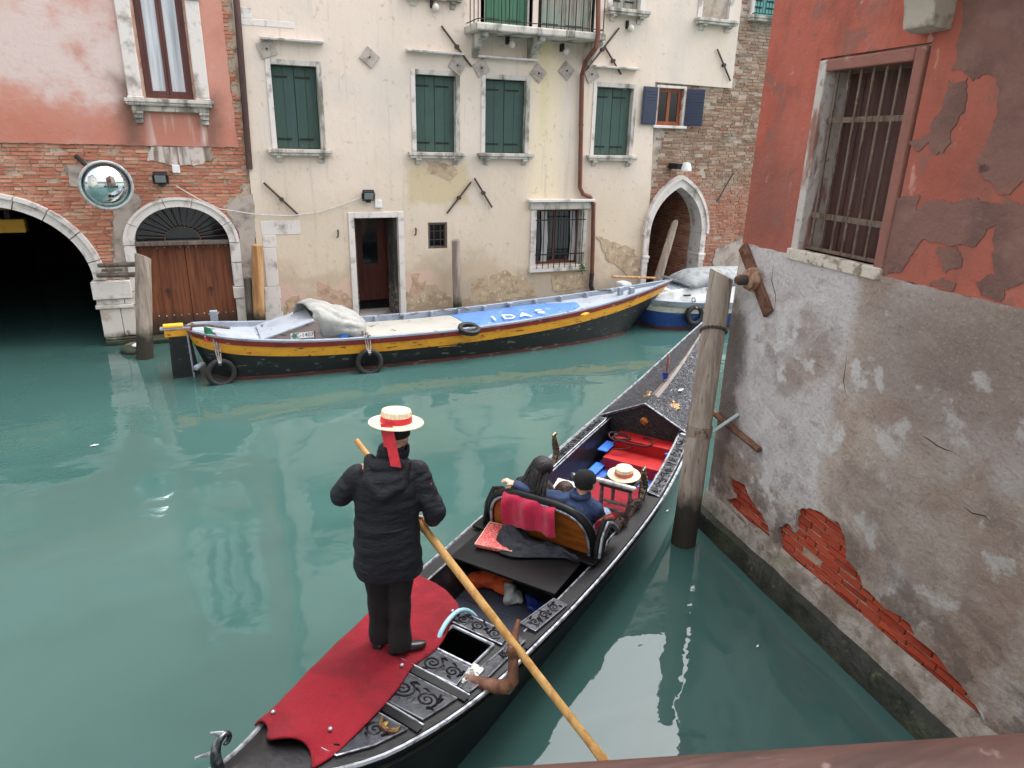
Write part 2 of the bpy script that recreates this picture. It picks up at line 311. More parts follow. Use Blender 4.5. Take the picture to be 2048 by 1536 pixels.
# cement patches
def patch(parent,pts,mat_=m_cement,d=-.032,amp=.05,seed=3,name='plaster_patch'):
    mb=MB(); plate(mb,rag(pts,amp,.07,seed),(),d,.01); return mb.build(name,mat_,parent)
P=lambda *pp:[F(*p) for p in pp]
patches=[P((228,398),(262,380),(285,405),(262,440),(252,500),(250,560),(228,560),(226,470)),P((470,395),(508,390),(513,560),(488,600),(478,560),(478,470),(452,420)),P((300,292),(425,294),(422,322),(380,330),(330,328),(296,322)),P((135,330),(165,335),(160,372),(140,372))]
m_stainw=mat('whitewash_stain',S(198,186,178),[(S(120,104,92),nz((6,6,.8),.45,.62)),(S(172,120,96),nz(7,.55,.7,5,.7))],.95,bump=[(bn(25),.008)],coord='pos')
for i,p in enumerate(patches): patch(LH,p,m_stainw if i==2 else m_cement,seed=i+3)
ragp=[rag(p,.05,.07,i+3) for i,p in enumerate(patches)]
def keepL(u,z,l,h):
    if u+l>XC+.01: return False
    if z>zb-.02:
        return u>xs-.08
    for du in (-l,l):
        for dv in (-h,h):
            x,y=u+du,z+dv
            if y>zs and ((x-cxa)/(ia+.03))**2+((y-zs)/(ib+.03))**2<1: return False
            if y<=zs and abs(x-cxa)<ia+.95: return False
            if y>dz and ((x-dcx)/(da+.03))**2+((y-dz)/(db+.03))**2<1: return False
            if y<=dz and abs(x-dcx)<da+.05: return False
    return not any(inpoly((u,z),q) for q in patches)
lay_bricks(LH,keepL,-4.4,XC,.05,8.6,m_brick,0,score=lambda b:(b[1]>zb,-b[2]),seed=4,skip=.04)
# archway stones
def stones(cx,cz,ai,bi,ao,bo,cuts,n=8,g=.35):
    I=[];O=[]
    for a,b in zip(cuts,cuts[1:]): I.append(arc(cx,cz,ai,bi,a+g,b-g,n)); O.append(arc(cx,cz,ao,bo,a+g,b-g,n))
    return I,O
ring_stones(LH,*stones(cxa,zs,ia,ib,oa+.02,ob,[0,14,34,54,72,90,108,126,146,166,180]),-.09,.4,m_stone)
I,O=stones(cxa,zs,oa-.02,ob-.03,oa+.06,ob+.045,[0,14,34,54,72,90,108,126,146,166,180]); ring_stones(LH,I,O,-.14,.0,m_stone,'arch_moulding')
ring_stones(LH,*stones(dcx,dz,da,db,doa-.03,dob-.03,[0,28,75,105,152,180]),-.08,.3,m_stone)
I,O=stones(dcx,dz,doa-.06,dob-.05,doa,dob,[0,28,75,105,152,180]); ring_stones(LH,I,O,-.11,.0,m_stone,'arch_moulding')
def block(parent,x0,x1,z0,z1,d0,d1,mat_=m_stone,name='stone_block',bevel=.012): return MB().box(x0,x1,d0,d1,z0,z1).build(name,mat_,parent,bevel=bevel)
xr=FX(274,640); xl=cxa+ia
zc=FZ(235,585); z1_=FZ(235,612)
for s_ in (1,-1):                                 # piers both sides of the archway
    def bx(a,b): return (a,b) if s_>0 else (2*cxa-b,2*cxa-a)
    for (a,b,c,d,e,nm) in ((xl-.06,xr,z1_+.18,zc+.26,-.16,'capital'),(xl-.02,xl+.48,zc-.22,z1_+.17,-.12,'capital'),(xl+.49,xr-.02,zc-.22,z1_+.17,-.12,'capital'),(xl-.05,xr,zc-.3,zc-.225,-.15,'capital'),
        (xl+.01,xl+.38,zc-.92,zc-.31,-.1,'stone_block'),(xl+.39,xr-.02,zc-.9,zc-.31,-.1,'stone_block'),(xl+.03,xr-.01,.12,zc-.93,-.11,'stone_block'),(xl+.02,xr+.02,-.6,.11,-.13,'stone_block')):
        u0,u1=bx(a,b); block(LH,u0,u1,c,d,e,.4,m_stonelow if d<zc-.25 else m_stone,nm)
for s_ in (1,-1):
    x=dcx+s_*(da+(doa-da)/2); w_=(doa-da)/2
    for k,(a,b,ex,nm) in enumerate(((dz-.42,dz-.01,0,'door_jamb'),(dz-.95,dz-.43,-.01,'door_jamb'),(dz-1.2,dz-.96,.03,'door_jamb'),(.3,dz-1.21,.0,'door_jamb'),(-.5,.29,.03,'door_jamb'))):
        block(LH,x-w_-ex,x+w_+ex,a,b,-.08-ex,.3,m_stonelow if b<dz-.9 else m_stone,nm)
# water door: two leaves, fanlight with iron rays
for s_ in (-1,1):
    mb=MB(); x0,x1=sorted((dcx+s_*.006,dcx+s_*(da-.01))); mb.box(x0,x1,.16,.22,.12,dz-.02)
    d=mb.build('door_leaf',m_doorwood,LH,bevel=.004)
    mb=MB(); n=6
    for i in range(n): 
        for zz in (dz-.1,.5): mb.ball((x0+(i+.5)*(x1-x0)/n,.155,zz+.01*(i%2)),.016,.012,.016,8,4)
    mb.build('nail_heads',m_stone2,d,True)
    MB().torus((dcx+s_*.42,.145,dz-1.0),.035,.009,(0,1,0),14,6).box(dcx+s_*.42-.012,dcx+s_*.42+.012,.14,.165,dz-1.16,dz-1.02).build('door_pull',m_iron,d,True)
    for k in range(1,5): MB().box(x0+k*(x1-x0)/5-.004,x0+k*(x1-x0)/5+.004,.153,.161,.14,dz-.15).build('door_batten',m_doorwood,d)
mb=MB(); mb.box(dcx-da-.14,dcx+da+.02,-.06,.2,dz-.03,dz+.05); mb.build('transom',m_post_d,LH,bevel=.01)
mb=MB(); plate(mb,[(dcx-da,dz+.05)]+arc(dcx,dz,da,db,176,4,24)+[(dcx+da,dz+.05)],(),.22,.25); fg=mb.build('fanlight',m_glass,LH)
for i in range(1,16):
    t=math.pi*i/16; a=(dcx+.34*math.cos(t),.1,dz+.06+.26*math.sin(t)); b=(dcx+da*.985*math.cos(t),.1,dz+db*.985*math.sin(t)); MB().tube([a,b],.011,6).build('fan_bar',m_iron,fg)
MB().tube([(dcx+.34*math.cos(t),.1,dz+.06+.26*math.sin(t)) for t in [math.pi*i/16 for i in range(17)]],.018,6).build('fan_hub',m_iron,fg)
block(LH,dcx-da-.1,dcx+da+.1,-.5,.1,-.25,.35,m_stonelow,'doorstep'); 
MB().box(dcx-da,dcx+da,.32,.36,-.3,dz+db+.2).build('door_backing',m_dark,LH)
# canal tunnel behind the archway
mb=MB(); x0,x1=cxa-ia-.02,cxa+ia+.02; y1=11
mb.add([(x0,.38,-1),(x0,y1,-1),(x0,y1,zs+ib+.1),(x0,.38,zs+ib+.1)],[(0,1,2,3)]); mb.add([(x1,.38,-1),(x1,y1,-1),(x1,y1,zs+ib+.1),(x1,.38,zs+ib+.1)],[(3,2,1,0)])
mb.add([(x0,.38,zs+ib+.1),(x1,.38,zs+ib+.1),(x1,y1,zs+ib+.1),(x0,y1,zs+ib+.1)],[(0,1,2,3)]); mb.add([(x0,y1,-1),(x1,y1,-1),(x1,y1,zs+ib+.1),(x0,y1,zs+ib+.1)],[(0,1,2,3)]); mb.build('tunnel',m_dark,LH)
# upper window with stone columns
def mullion_window(parent,x0,x1,z0,z1,d,mw,mg,leaf=2,fr=.07,rails=(),name='window'):
    o=MB(); plate(o,rect(x0,x1,z0,z1),[rect(x0+fr,x1-fr,z0+fr,z1-fr)],d,d+.06); wo=o.build(name,mw,parent)
    wl=(x1-x0-2*fr)/leaf
    for i in range(leaf):
        a=x0+fr+i*wl; mb=MB(); plate(mb,rect(a+.004,a+wl-.004,z0+fr+.004,z1-fr-.004),[rect(a+fr*.75,a+wl-fr*.75,z0+fr*1.8,z1-fr*1.6)],d+.012,d+.05); mb.build('sash',mw,wo)
        MB().box(a+.02,a+wl-.02,d+.035,d+.04,z0+fr,z1-fr).build('pane',mg,wo)
    return wo
mullion_window(LH,wx0,wx1,wz0,wz1,.1,m_brownwood,m_glassw,2,.075)
MB().box(wx0-.1,wx1+.1,.3,.32,wz0-.1,wz1+.1).build('window_backing',m_dark,LH)
for s_ in (0,1):
    c=(wx0-.17) if s_==0 else (wx1+.17)
    mb=MB(); mb.box(c-.14,c+.14,-.12,.12,wz0-.02,wz0+.02); mb.box(c-.125,c+.125,-.1,.12,wz0+.02,wz0+1.75); mb.build('window_column',m_stone,LH,bevel=.015)
    zt=wz0+1.75
    mb=MB(); mb.box(c-.125,c+.125,-.11,.12,zt+.03,zt+.26); mb.box(c-.15,c+.15,-.135,.12,zt,zt+.03); mb.box(c-.15,c+.15,-.13,.12,zt+.26,zt+.32); mb.box(c-.175,c+.175,-.155,.12,zt+.32,zt+.4); mb.box(c-.2,c+.2,-.18,.12,zt+.4,zt+.46); mb.build('column_capital',m_stone,LH,bevel=.012)
    mb=MB(); mb.box(c-.12,c+.12,-.1,.12,zt+.46,wz1+.05); mb.build('window_column',m_stone,LH,bevel=.012)
block(LH,wx0-.34,wx1+.34,wz1+.05,wz1+.35,-.14,.1,m_stone,'window_lintel')
sx0,sx1=wx0-.36,wx1+.36
mb=MB(); mb.box(sx0,sx1,-.26,.1,wz0-.09,wz0-.025); mb.box(sx0+.04,sx1-.04,-.22,.1,wz0-.15,wz0-.09); mb.box(sx0+.1,sx1-.1,-.16,.1,wz0-.25,wz0-.15); sl_=mb.build('window_sill',m_stone2,LH,bevel=.01)
mb=MB(); n=30
for i in range(n): mb.box(sx0+.02+(sx1-sx0-.04)*i/n,sx0+.02+(sx1-sx0-.04)*(i+.6)/n,-.245,-.2,wz0-.128,wz0-.092)
mb.build('dentils',m_stone2,sl_)
for c in (sx0+.2,sx1-.2):
    mb=MB(); mb.box(c-.09,c+.09,-.2,.1,wz0-.3,wz0-.25); mb.box(c-.08,c+.08,-.17,.1,wz0-.38,wz0-.3); mb.box(c-.07,c+.07,-.13,.1,wz0-.47,wz0-.38); mb.build('sill_bracket',m_stone2,sl_,bevel=.01)
# iron rainwater pipe in the corner between the houses
pts=[(FX(463,-60)+.06,-.06,TOP),(FX(470,10)+.03,-.06,FZ(470,10)),(FX(499,338),-.06,FZ(499,338))]
MB().tube(pts,.062,12).build('downpipe',mat('dark_brown_pipe',S(66,44,40),[(S(84,58,52),nz((6,6,1),.45,.65))],.5,coord='pos'),LH,True)
# roofs
m_tile=mat('roof_tile',S(160,92,64),[(S(120,80,62),nz(3,.45,.65)),(S(180,120,88),nz(9,.55,.7))],.9,bump=[(bn(9),.03)],coord='pos')
def eaves(parent,x0,x1):
    MB().box(x0,x1,-.32,.1,TOP-.001,TOP+.14).build('cornice',m_stone2,parent,bevel=.03)
    mb=MB(); n=int((x1-x0)/.22)
    for i in range(n):
        x=x0+(i+.5)*(x1-x0)/n; mb.tube([(x,-.42,TOP+.17),(x,5,TOP+2.2)],.09,8)
    mb.add([(x0,-.36,TOP+.14),(x1,-.36,TOP+.14),(x1,5,TOP+2.15),(x0,5,TOP+2.15)],[(0,1,2,3)]); o=mb.build('roof',m_tile,parent,True)
eaves(LH,-9,XC)
MB().box(-9,-8.99,0,9,-.5,TOP).box(XC-.02,XC,.4,9,-.5,TOP).build('side_wall',m_mortar,LH)
# ================================================================ cream house
TOP=10.3
CH=empty('cream_house',(0,YF,0),0,'cream plastered house with green shutters and an open door on the canal','house')
BH=empty('brick_house',(0,YF,0),0,'grey-brown brick house with a pointed gothic water gate','house')
xb=FX(1300,380); zstep=FZ(1390,172); xt=FX(1471,90)
D=.0
def wrect(tl,br): (x0,z1),(x1,z0)=F(*tl),F(*br); return x0,x1,z0,z1
W_={'w1':wrect((540,128),(643,299)),'w2':wrect((829,148),(911,305)),'w3':wrect((970,157),(1048,307)),'w4':wrect((1193,173),(1256,311))}
dr=wrect((707,436),(801,620)); dr=(dr[0],dr[1],.1,dr[3])
sw=wrect((855,445),(894,496)); gw=wrect((1072,420),(1157,527))
b_z=FZ(1080,55)                                  # balcony floor level
bd1=(FX(968,50),FX(1056,50),b_z,b_z+2.3); bd2=(FX(1082,50),FX(1180,50),b_z,b_z+2.3)
u1=wrect((1228,-70),(1278,24)); u2=wrect((1409,-45),(1454,43)); u0=(FX(822,0),FX(905,0),FZ(865,-12),FZ(865,-12)+1.6)
holes=[rect(*v) for v in W_.values()]+[rect(*v) for v in (dr,sw,gw,u1,u2,u0,bd1,bd2)]
up_extra=[(FX(585,60)-.45,FX(585,60)+.45,8.3,9.8)]
outer=[(XC,-.8),(xb-.05,-.8),(xb,FZ(1300,380)),(FX(1308,180),zstep+.03),(xt+.02,zstep),(xt,TOP),(XC,TOP)]
x_st=FX(1085,200)
m_cream=mat('cream_plaster',S(220,204,188),[(S(210,197,184),nz((.6,.6,.5),.45,.65)),(S(216,199,180),nz((1.1,1.1,.5),.5,.7,3,.7,6)),
  (S(206,188,164),lambda g:g.mul(g.below(3.3,4,.5,1.1,3),.75)),(S(188,168,142),lambda g:g.mul(g.below(1.4,3.4,.8,.3,4),.8)),(S(176,162,146),lambda g:g.mul(g.below(.85,2.2,1.3,.12,5,5),.75)),
  (S(214,178,160),lambda g:g.mul(g.mul(g.below(1.1,2.4,1.4,.14,5,8),g.ss(g.x,5.2,4.4)),.7)),(S(158,138,112),lambda g:g.mul(g.below(.45,1.4,2.,.08,5,2),.8)),
  (S(196,186,130),lambda g:g.mul(g.box(x_st-.08,x_st+.1,4.3,6.4,.09,.1,2),.8)),(S(232,214,176),lambda g:g.mul(g.box(x_st-.3,x_st+.5,2.5,6.6,.25,.2,1.5),.6)),
  (S(196,176,136),lambda g:g.mul(g.box(W_['w2'][0]-.25,W_['w2'][1]+.3,2.8,W_['w2'][2]-.3,.12,.5,2.2),.8)),
  (S(66,66,46),lambda g:g.below(.14,.25,3,.05,3)),(S(180,166,152),lambda g:g.mul(g.ss(g.noise((7,7,.5),4,.6,0,3),.56,.72),.35)),(S(170,152,130),nz(7,.6,.74,4,.5,4)),(S(196,176,160),nz(30,.62,.8,5,.35))],.93,bump=[(bn(2.2),.012),(bn(16),.004),(bn(70),.0015)])
mb=MB(); plate(mb,rag(outer,.0,9,1),holes,D-.03,.32); mb.build('wall',m_cream,CH)
MB().box(XC+.02,xb-.2,1.4,1.42,-.5,TOP).build('inner_wall',m_dark,CH)
eaves(CH,XC+.02,xt)
def shutters(parent,v,mat_,d=.09,planks=2):
    x0,x1,z0,z1=v; xm=(x0+x1)/2
    for a,b in ((x0+.015,xm-.004),(xm+.004,x1-.015)):
        s_=MB().box(a,b,d+.012,d+.05,z0+.01,z1-.02).build('shutter',mat_,parent)
        w_=(b-a)/planks
        for k in range(planks): MB().box(a+k*w_+.004,a+(k+1)*w_-.004,d,d+.03,z0+.012,z1-.022).build('plank',mat_,s_,bevel=.004)
        for zz in (z0+.2,z1-.22): MB().box(a+.02,a+(b-a)*.72,d-.012,d+.004,zz-.018,zz+.018).build('strap_hinge',m_black,s_)
def stone_frame(parent,v,t=.1,d0=-.05,d1=.3,mat_=m_stone2,top=True):
    x0,x1,z0,z1=v; e=.002
    block(parent,x0-t,x0+e,z0,z1+(t if top else 0),d0,d1,m_stone,'window_jamb',.008); block(parent,x1-e,x1+t,z0,z1+(t if top else 0),d0,d1,mat_,'window_jamb',.008)
    if top: block(parent,x0+e*2,x1-e*2,z1-e,z1+t,d0-.002,d1,mat_,'window_lintel',.008)
def sill(parent,v,ex=.2,z=.0,mat_=m_stone2,dp=.2,br=True):
    x0,x1,z0,z1=v
    mb=MB(); mb.box(x0-ex,x1+ex,-dp,.2,z0-.075,z0-.004); mb.box(x0-ex+.03,x1+ex-.03,-dp+.03,.2,z0-.13,z0-.075); o=mb.build('window_sill',mat_,parent,bevel=.01)
    if br:
        for c in (x0-ex+.22,x1+ex-.22):
            pr=[(-.02,z0-.13),(-dp+.05,z0-.13),(-dp+.04,z0-.17),(-.09,z0-.21),(-.06,z0-.27),(-.02,z0-.27)]
            b=MB(); b.loft([[(c-.06,y,z) for y,z in pr],[(c+.06,y,z) for y,z in pr]]); b.build('sill_bracket',mat_,o,bevel=.006)
def drip(parent,x0,x1,z):
    mb=MB(); pr=[(-.0,z),(-.2,z),(-.21,z+.04),(-.0,z+.07)]; mb.loft([[(x0,y,q) for y,q in pr],[(x1,y,q) for y,q in pr]]); mb.build('drip_cap',m_stone,parent,bevel=.006)
for k,(cx0,cx1,cy) in {'w1':(522,648,82),'w2':(816,928,106),'w3':(958,1078,118),'w4':(1192,1281,137)}.items():
    v=W_[k]; stone_frame(CH,v); shutters(CH,v,m_green); sill(CH,v,.2)
    drip(CH,FX(cx0,cy,15.8),FX(cx1,cy,15.8),FZ((cx0+cx1)/2,cy,15.8))
for v in (u1,u2): stone_frame(CH,v,.13,-.06,.3,m_stone,False); shutters(CH,v,m_greydoor); sill(CH,v,.2,0,m_stone2,.26)
stone_frame(CH,u0,.1); shutters(CH,u0,m_green); sill(CH,u0,.2)
# balcony
bx0,bx1=FX(952,60,15.2),FX(1213,60,15.2); bz=FZ(1080,70,15.2)
for v,mt in ((bd1,m_green2),(bd2,m_greydoor)):
    v=(v[0],v[1],bz+.16,v[3]); stone_frame(CH,v,.1,-.03,.3,m_stone); shutters(CH,v,mt,.06,3)
bal=MB().box(bx0,bx1,-.82,.05,bz,bz+.15).build('balcony',m_stone2,CH,bevel=.03)
for c in (FX(968,80,15.4),FX(1082,90,15.4),FX(1196,100,15.4)):
    pr=[(-.02,bz),(-.68,bz),(-.66,bz-.09),(-.45,bz-.14),(-.2,bz-.34),(-.12,bz-.46),(-.02,bz-.46)]
    MB().loft([[(c-.09,y,z) for y,z in pr],[(c+.09,y,z) for y,z in pr]]).build('balcony_bracket',m_stone2,bal,bevel=.012)
n=17
for i in range(n+1):
    x=bx0+.06+(bx1-bx0-.12)*i/n; MB().tube([(x,-.76,bz+.15),(x,-.76,bz+1.05)],.011,6).build('railing_bar',m_black,bal)
for y in (-.5,-.25):
    for x in (bx0+.06,bx1-.06): MB().tube([(x,y,bz+.15),(x,y,bz+1.05)],.011,6).build('railing_bar',m_black,bal)
MB().tube([(bx0+.06,-.0,bz+1.05),(bx0+.06,-.76,bz+1.05),(bx1-.06,-.76,bz+1.05),(bx1-.06,0,bz+1.05)],.018,6).tube([(bx0+.06,-.0,bz+.22),(bx0+.06,-.76,bz+.22),(bx1-.06,-.76,bz+.22),(bx1-.06,0,bz+.22)],.012,6).build('railing',m_black,bal)
# door
x0,x1,z0,z1=dr; fr=.13
block(CH,x0-fr,x0+.002,-.3,z1+fr,-.06,.34,m_stone,'door_jamb'); block(CH,x1-.002,x1+fr,-.3,z1+fr,-.06,.34,m_stone,'door_jamb'); block(CH,x0+.004,x1-.004,z1-.002,z1+fr,-.062,.34,m_stone,'door_lintel')
block(CH,x0+.004,x1-.004,-.5,z0+.02,-.1,1.3,m_stone,'doorstep')
mb=MB(); plate(mb,rect(x0+.02,x1+.1,z0+.3,z1),[rect(x0+.34,x1-.3,z0+1.2,z1-.1)],.95,1.0); dd=mb.build('inner_door',m_redwood,CH)
mb=MB(); plate(mb,rect(x0+.32,x1-.28,z0+.48,z0+1.08),[rect(x0+.4,x1-.36,z0+.56,z0+1.0)],.93,.96); mb.build('door_panel',m_redwood,dd,bevel=.008)
MB().box(x0+.34,x1-.3,.97,.98,z0+1.2,z1-.1).build('pane',m_glass,dd)
MB().box(x0-.02,x1+.3,1.1,1.12,-.3,z1+.2).box(x0-.08,x0-.04,.34,1.12,-.3,z1+.2).box(x1+.2,x1+.24,.34,1.12,-.3,z1+.2).box(x0-.08,x1+.24,.34,1.12,z1+.12,z1+.16).build('hall',m_dark,CH)
MB().box(x0-.04,x1+.2,.34,1.1,-.2,z0+.04).build('hall_floor',m_stone,CH)
m_oldgreen=mat('peeling_dark_door',S(58,56,52),[(S(96,88,82),nz((9,9,2),.5,.68)),(S(130,118,108),lambda g:g.mul(g.below(.9,.6,4,.2),g.ss(g.noise(12),.45,.6)))],.8,coord='pos')
for s_,xx in ((-1,x0+.03),(1,x1-.03)):
    M_=Matrix.Translation((xx,.1,z0+.06))@Matrix.Rotation(R(82 if s_<0 else 100),4,'Z')
    lf=MB().box(0,.5,-.02,.02,0,z1-z0-.1,0,M_).build('door_leaf',m_oldgreen,CH)
    for za,zb_ in ((.1,.55),(.7,1.2),(1.3,1.85)): MB().box(.08,.42,-.032,.032,za,zb_,0,M_).build('door_panel',m_oldgreen,lf,bevel=.01)
# small barred window
x0,x1,z0,z1=sw
mb=MB(); plate(mb,rect(x0,x1,z0,z1),[rect(x0+.05,x1-.05,z0+.05,z1-.05)],.0,.12); wn=mb.build('window',m_post_d,CH); MB().box(x0+.03,x1-.03,.1,.105,z0+.03,z1-.03).build('pane',m_glass,wn)
for k in (1,2): MB().box(x0+.02,x1-.02,.03,.045,z0+k*(z1-z0)/3-.008,z0+k*(z1-z0)/3+.008).build('window_bar',m_iron,wn)
for k in (1,2): MB().box(x0+k*(x1-x0)/3-.006,x0+k*(x1-x0)/3+.006,.02,.032,z0+.02,z1-.02).build('window_bar',m_iron,wn)
# barred ground-floor window with stone surround
x0,x1,z0,z1=gw
stone_frame(CH,gw,.15,-.07,.34,m_stone2,False); block(CH,x0-.22,x1+.24,z1+.02,z1+.2,-.1,.3,m_stone2,'window_lintel'); block(CH,x0-.26,x1+.28,z1+.2,z1+.27,-.2,.2,m_stone,'window_cornice'); block(CH,x0-.17,x1+.17,z0-.16,z0-.004,-.12,.34,m_stone,'window_sill')
wn=mullion_window(CH,x0+.002,x1-.002,z0+.002,z1+.02,.2,m_brownwood,m_glass,2,.05)
cu=MB(); n=14
for xa,xbb in ((x0+.26,x0+.42),(x1-.2,x1-.06)):
    cu.strip([[(xa+(xbb-xa)*i/n,.188+.012*math.sin(i*1.7),z0+.06),(xa+(xbb-xa)*i/n+.02,.188+.012*math.sin(i*1.7),z0+.6),(xa+(xbb-xa)*i/n-.03,.188+.012*math.sin(i*1.7),z1-.05)] for i in range(n+1)])
cu.build('curtain',m_curtain,wn,True)
gr=MB().box(x0-.06,x1+.06,-.16,-.145,z0+.28,z0+.31).build('window_grille',m_black,CH); MB().box(x0-.06,x1+.06,-.16,-.145,z1-.25,z1-.22).build('grille_rail',m_black,gr)
for i in range(9): x=x0+.01+(x1-x0-.02)*i/8; MB().tube([(x,-.152,z0-.06),(x,-.152,z1+.02)],.011,6).build('grille_bar',m_black,gr)
# tie-rod anchors and plates
for a,b in (((527,365),(597,430)),((881,53),(941,134)),((1235,57),(1168,142)),((1207,95),(1239,149)),((892,426),(940,364)),((947,356),(982,414)),((1431,99),(1457,162))):
    p,q=F(*a),F(*b); mx_=((p[0]+q[0])/2,(p[1]+q[1])/2)
    MB().tube([(p[0],-.075,p[1]),(q[0],-.075,q[1])],.022,8).lathe([(.045,-.02),(.045,.09)],10,(mx_[0],-.1,mx_[1]),(0,1,0)).build('tie_anchor',m_iron,CH,True)
for (px,py),an in (((533,98),20),((738,115),-38),((913,131),-36),((961,136),30),((1075,147),-40),((1131,142),-38),((1181,149),30)):
    x,z=F(px,py); M_=Matrix.Translation((x,-.05,z))@Matrix.Rotation(R(-an),4,'Y')
    MB().box(-.16,.16,-.02,.02,-.15,.15,0,M_).build('anchor_plate',m_greyplate,CH,bevel=.006); MB().lathe([(.02,-.06),(.024,0)],8,(x,-.04,z),(0,1,0)).build('anchor_bolt',m_iron,CH)
# quoin blocks showing at the corner, above and beside the larch post
for tl,br in (((478,14),(504,38)),((478,36),(588,58)),((520,442),(601,468)),((524,470),(553,494)),((526,496),(558,572)),((528,574),(562,597)),((529,599),(562,622)),((530,624),(568,650))):
    (a,b_),(c,d_)=F(*tl),F(*br); block(CH,a,c,d_,b_,-.04,.1,m_stone,'quoin_block',.008)
# downpipe
pp=[(1197,-60),(1196,70),(1192,95),(1172,122),(1164,150),(1162,250),(1160,375),(1166,388),(1180,394),(1187,408),(1186,470),(1184,548)]
pts=[]
for i,(x,y) in enumerate(pp):
    q=F(x,y,15.88 if i>3 else (15.1 if i<3 else 15.6)); pts.append((q[0],(15.88 if i>3 else (15.1 if i<3 else 15.6))-YF,q[1]))
pi=MB().tube(pts,.055,10).build('downpipe',m_pipe,CH,True)
for i in (5,9): MB().torus(Vector(pts[i]),.058,.014,(0,0,1),14,6).build('pipe_collar',m_pipe,pi,True)
q=[F(x,y,15.88) for x,y in ((1184,546),(1182,572),(1189,590),(1200,596))]; MB().tube([(a,-.12,b) for a,b in q],.062,10).build('pipe_shoe',m_pipe2,pi,True)
for px,py in ((676,465),(831,461)):
    x,z=F(px,py); MB().tube([(x,0,z+.06),(x-.01,-.1,z+.05),(x-.02,-.1,z-.08),(x-.04,-.06,z-.1)],.016,6).build('iron_hook',m_black,CH,True)
# places where the top coat has come away or been patched
m_flake=mat('bare_undercoat',S(192,160,136),[(S(170,136,112),nz(5,.45,.62)),(S(206,180,160),nz(11,.55,.7))],.95,bump=[(bn(22),.008)],coord='pos'); m_flake2=mat('tan_undercoat',S(182,160,132),[(S(160,138,112),nz(5,.45,.62)),(S(204,188,164),nz(9,.55,.7))],.95,bump=[(bn(22),.008)],coord='pos')
for i,(mt_,pts) in enumerate(((m_flake,[(636,562),(668,575),(700,590),(708,615),(650,612),(632,590)]),(m_flake2,[(812,585),(850,560),(900,590),(905,612),(860,608),(815,616)]),(m_flake2,[(945,560),(1010,540),(1060,560),(1075,590),(1000,600),(940,605)]),(m_flake,[(822,548),(838,545),(836,600),(820,604)]),(m_flake2,[(852,322),(905,328),(915,345),(900,360),(880,352),(855,345)]),(m_flake2,[(1100,548),(1168,545),(1172,575),(1105,582)]),(m_flake,[(572,600),(596,590),(600,625),(575,632)]),(m_flake2,[(1192,470),(1268,500),(1282,540),(1262,556),(1215,520)]))):
    patch(CH,P(*pts),mt_,-.0325-.0018*i,.07,60+i)
# weed at the sill corner
def weed(parent,x,z,d,n,s_,mt,name='weed'):
    rnd=random.Random(n); mb=MB()
    for i in range(n):
        c=Vector((x+rnd.gauss(0,s_*.35),d-abs(rnd.gauss(0,.04)),z+rnd.gauss(0,s_*.5))); a=rnd.uniform(0,6.3); l=rnd.uniform(.02,.05); dv=Vector((math.cos(a),rnd.uniform(-.6,.2),math.sin(a)-.3)).normalized(); pv=dv.cross(Vector((rnd.random(),1,rnd.random()))).normalized()
        mb.add([c,c+dv*l*.5+pv*l*.3,c+dv*l,c+dv*l*.5-pv*l*.3],[(0,1,2,3)])
    o=mb.build(name,mt,parent); o['kind']='stuff'; return o
m_leaf=mat('leaf',S(84,110,48),[(S(60,86,36),nz(30,.4,.6))],.7,coord='pos')
x,z=F(1160,534); weed(CH,x,z,-.12,160,.14,m_leaf)
# ================================================================ brick house with gothic water gate
gx0,gx1=FX(1296,470),FX(1398,470); gcx=(gx0+gx1)/2; ga=(gx1-gx0)/2; gz=FZ(1345,468); gt=FZ(1359,374)
def ogive(cx,cz,a,h,n=12):                       # pointed arch: left spring -> apex -> right spring
    rr=(a*a+h*h)/(2*a); th=math.atan2(h,rr-a)
    Lp=[(cx-a+rr-rr*math.cos(th*i/n),cz+rr*math.sin(th*i/n)) for i in range(n+1)]
    return Lp+[(2*cx-x,z) for x,z in Lp[:-1][::-1]]
gin=ogive(gcx,gz,ga,gt-gz); gout=ogive(gcx,gz,ga+.17,gt-gz+.24)
bw=wrect((1318,175),(1362,252)); tw=wrect((1512,-20),(1552,36))
gatep=[(gcx-ga-.006,-.8)]+ogive(gcx,gz,ga+.006,gt-gz+.008)+[(gcx+ga+.006,-.8)]
mb=MB(); plate(mb,rect(xb-.6,19,-.8,TOP),[gatep,rect(*bw),rect(*tw)],.04,.42); mb.build('wall',mat('grey_mortar',S(176,162,146),[(S(140,126,112),nz(3,.45,.65)),(S(200,192,184),nz((1.5,1.5,.6),.52,.7,5,.7,2)),(S(98,86,76),nz(14,.55,.7,5,.6))],.95,bump=[(bn(40),.01)],coord='pos'),BH)
eaves(BH,xt+.02,19)
op=[(x,z) for x,z in outer]
gop=[(gcx-ga-.1,-.8)]+ogive(gcx,gz,ga+.04,gt-gz+.05)+[(gcx+ga+.1,-.8)]
smear=P((1425,190),(1470,185),(1478,300),(1440,330),(1310,290),(1312,268),(1400,262)); smear2=P((1430,500),(1500,470),(1500,560),(1425,545))
def keepB(u,z,l,h):
    if z<zstep+.04 and u-l<xb+(z-FZ(1300,380))*.05: return False
    if z>=zstep-.02 and u-l<xt: return False
    if bw[0]-.06<u<bw[1]+.06 and bw[2]-.08<z<bw[3]+.03: return False
    if tw[0]-.1<u<tw[1]+.1 and tw[2]-.1<z<tw[3]: return False
    return not inpoly((u,z),gop) and not inpoly((u-l,z),gop) and not inpoly((u+l,z),gop) and not inpoly((u,z),smear2)
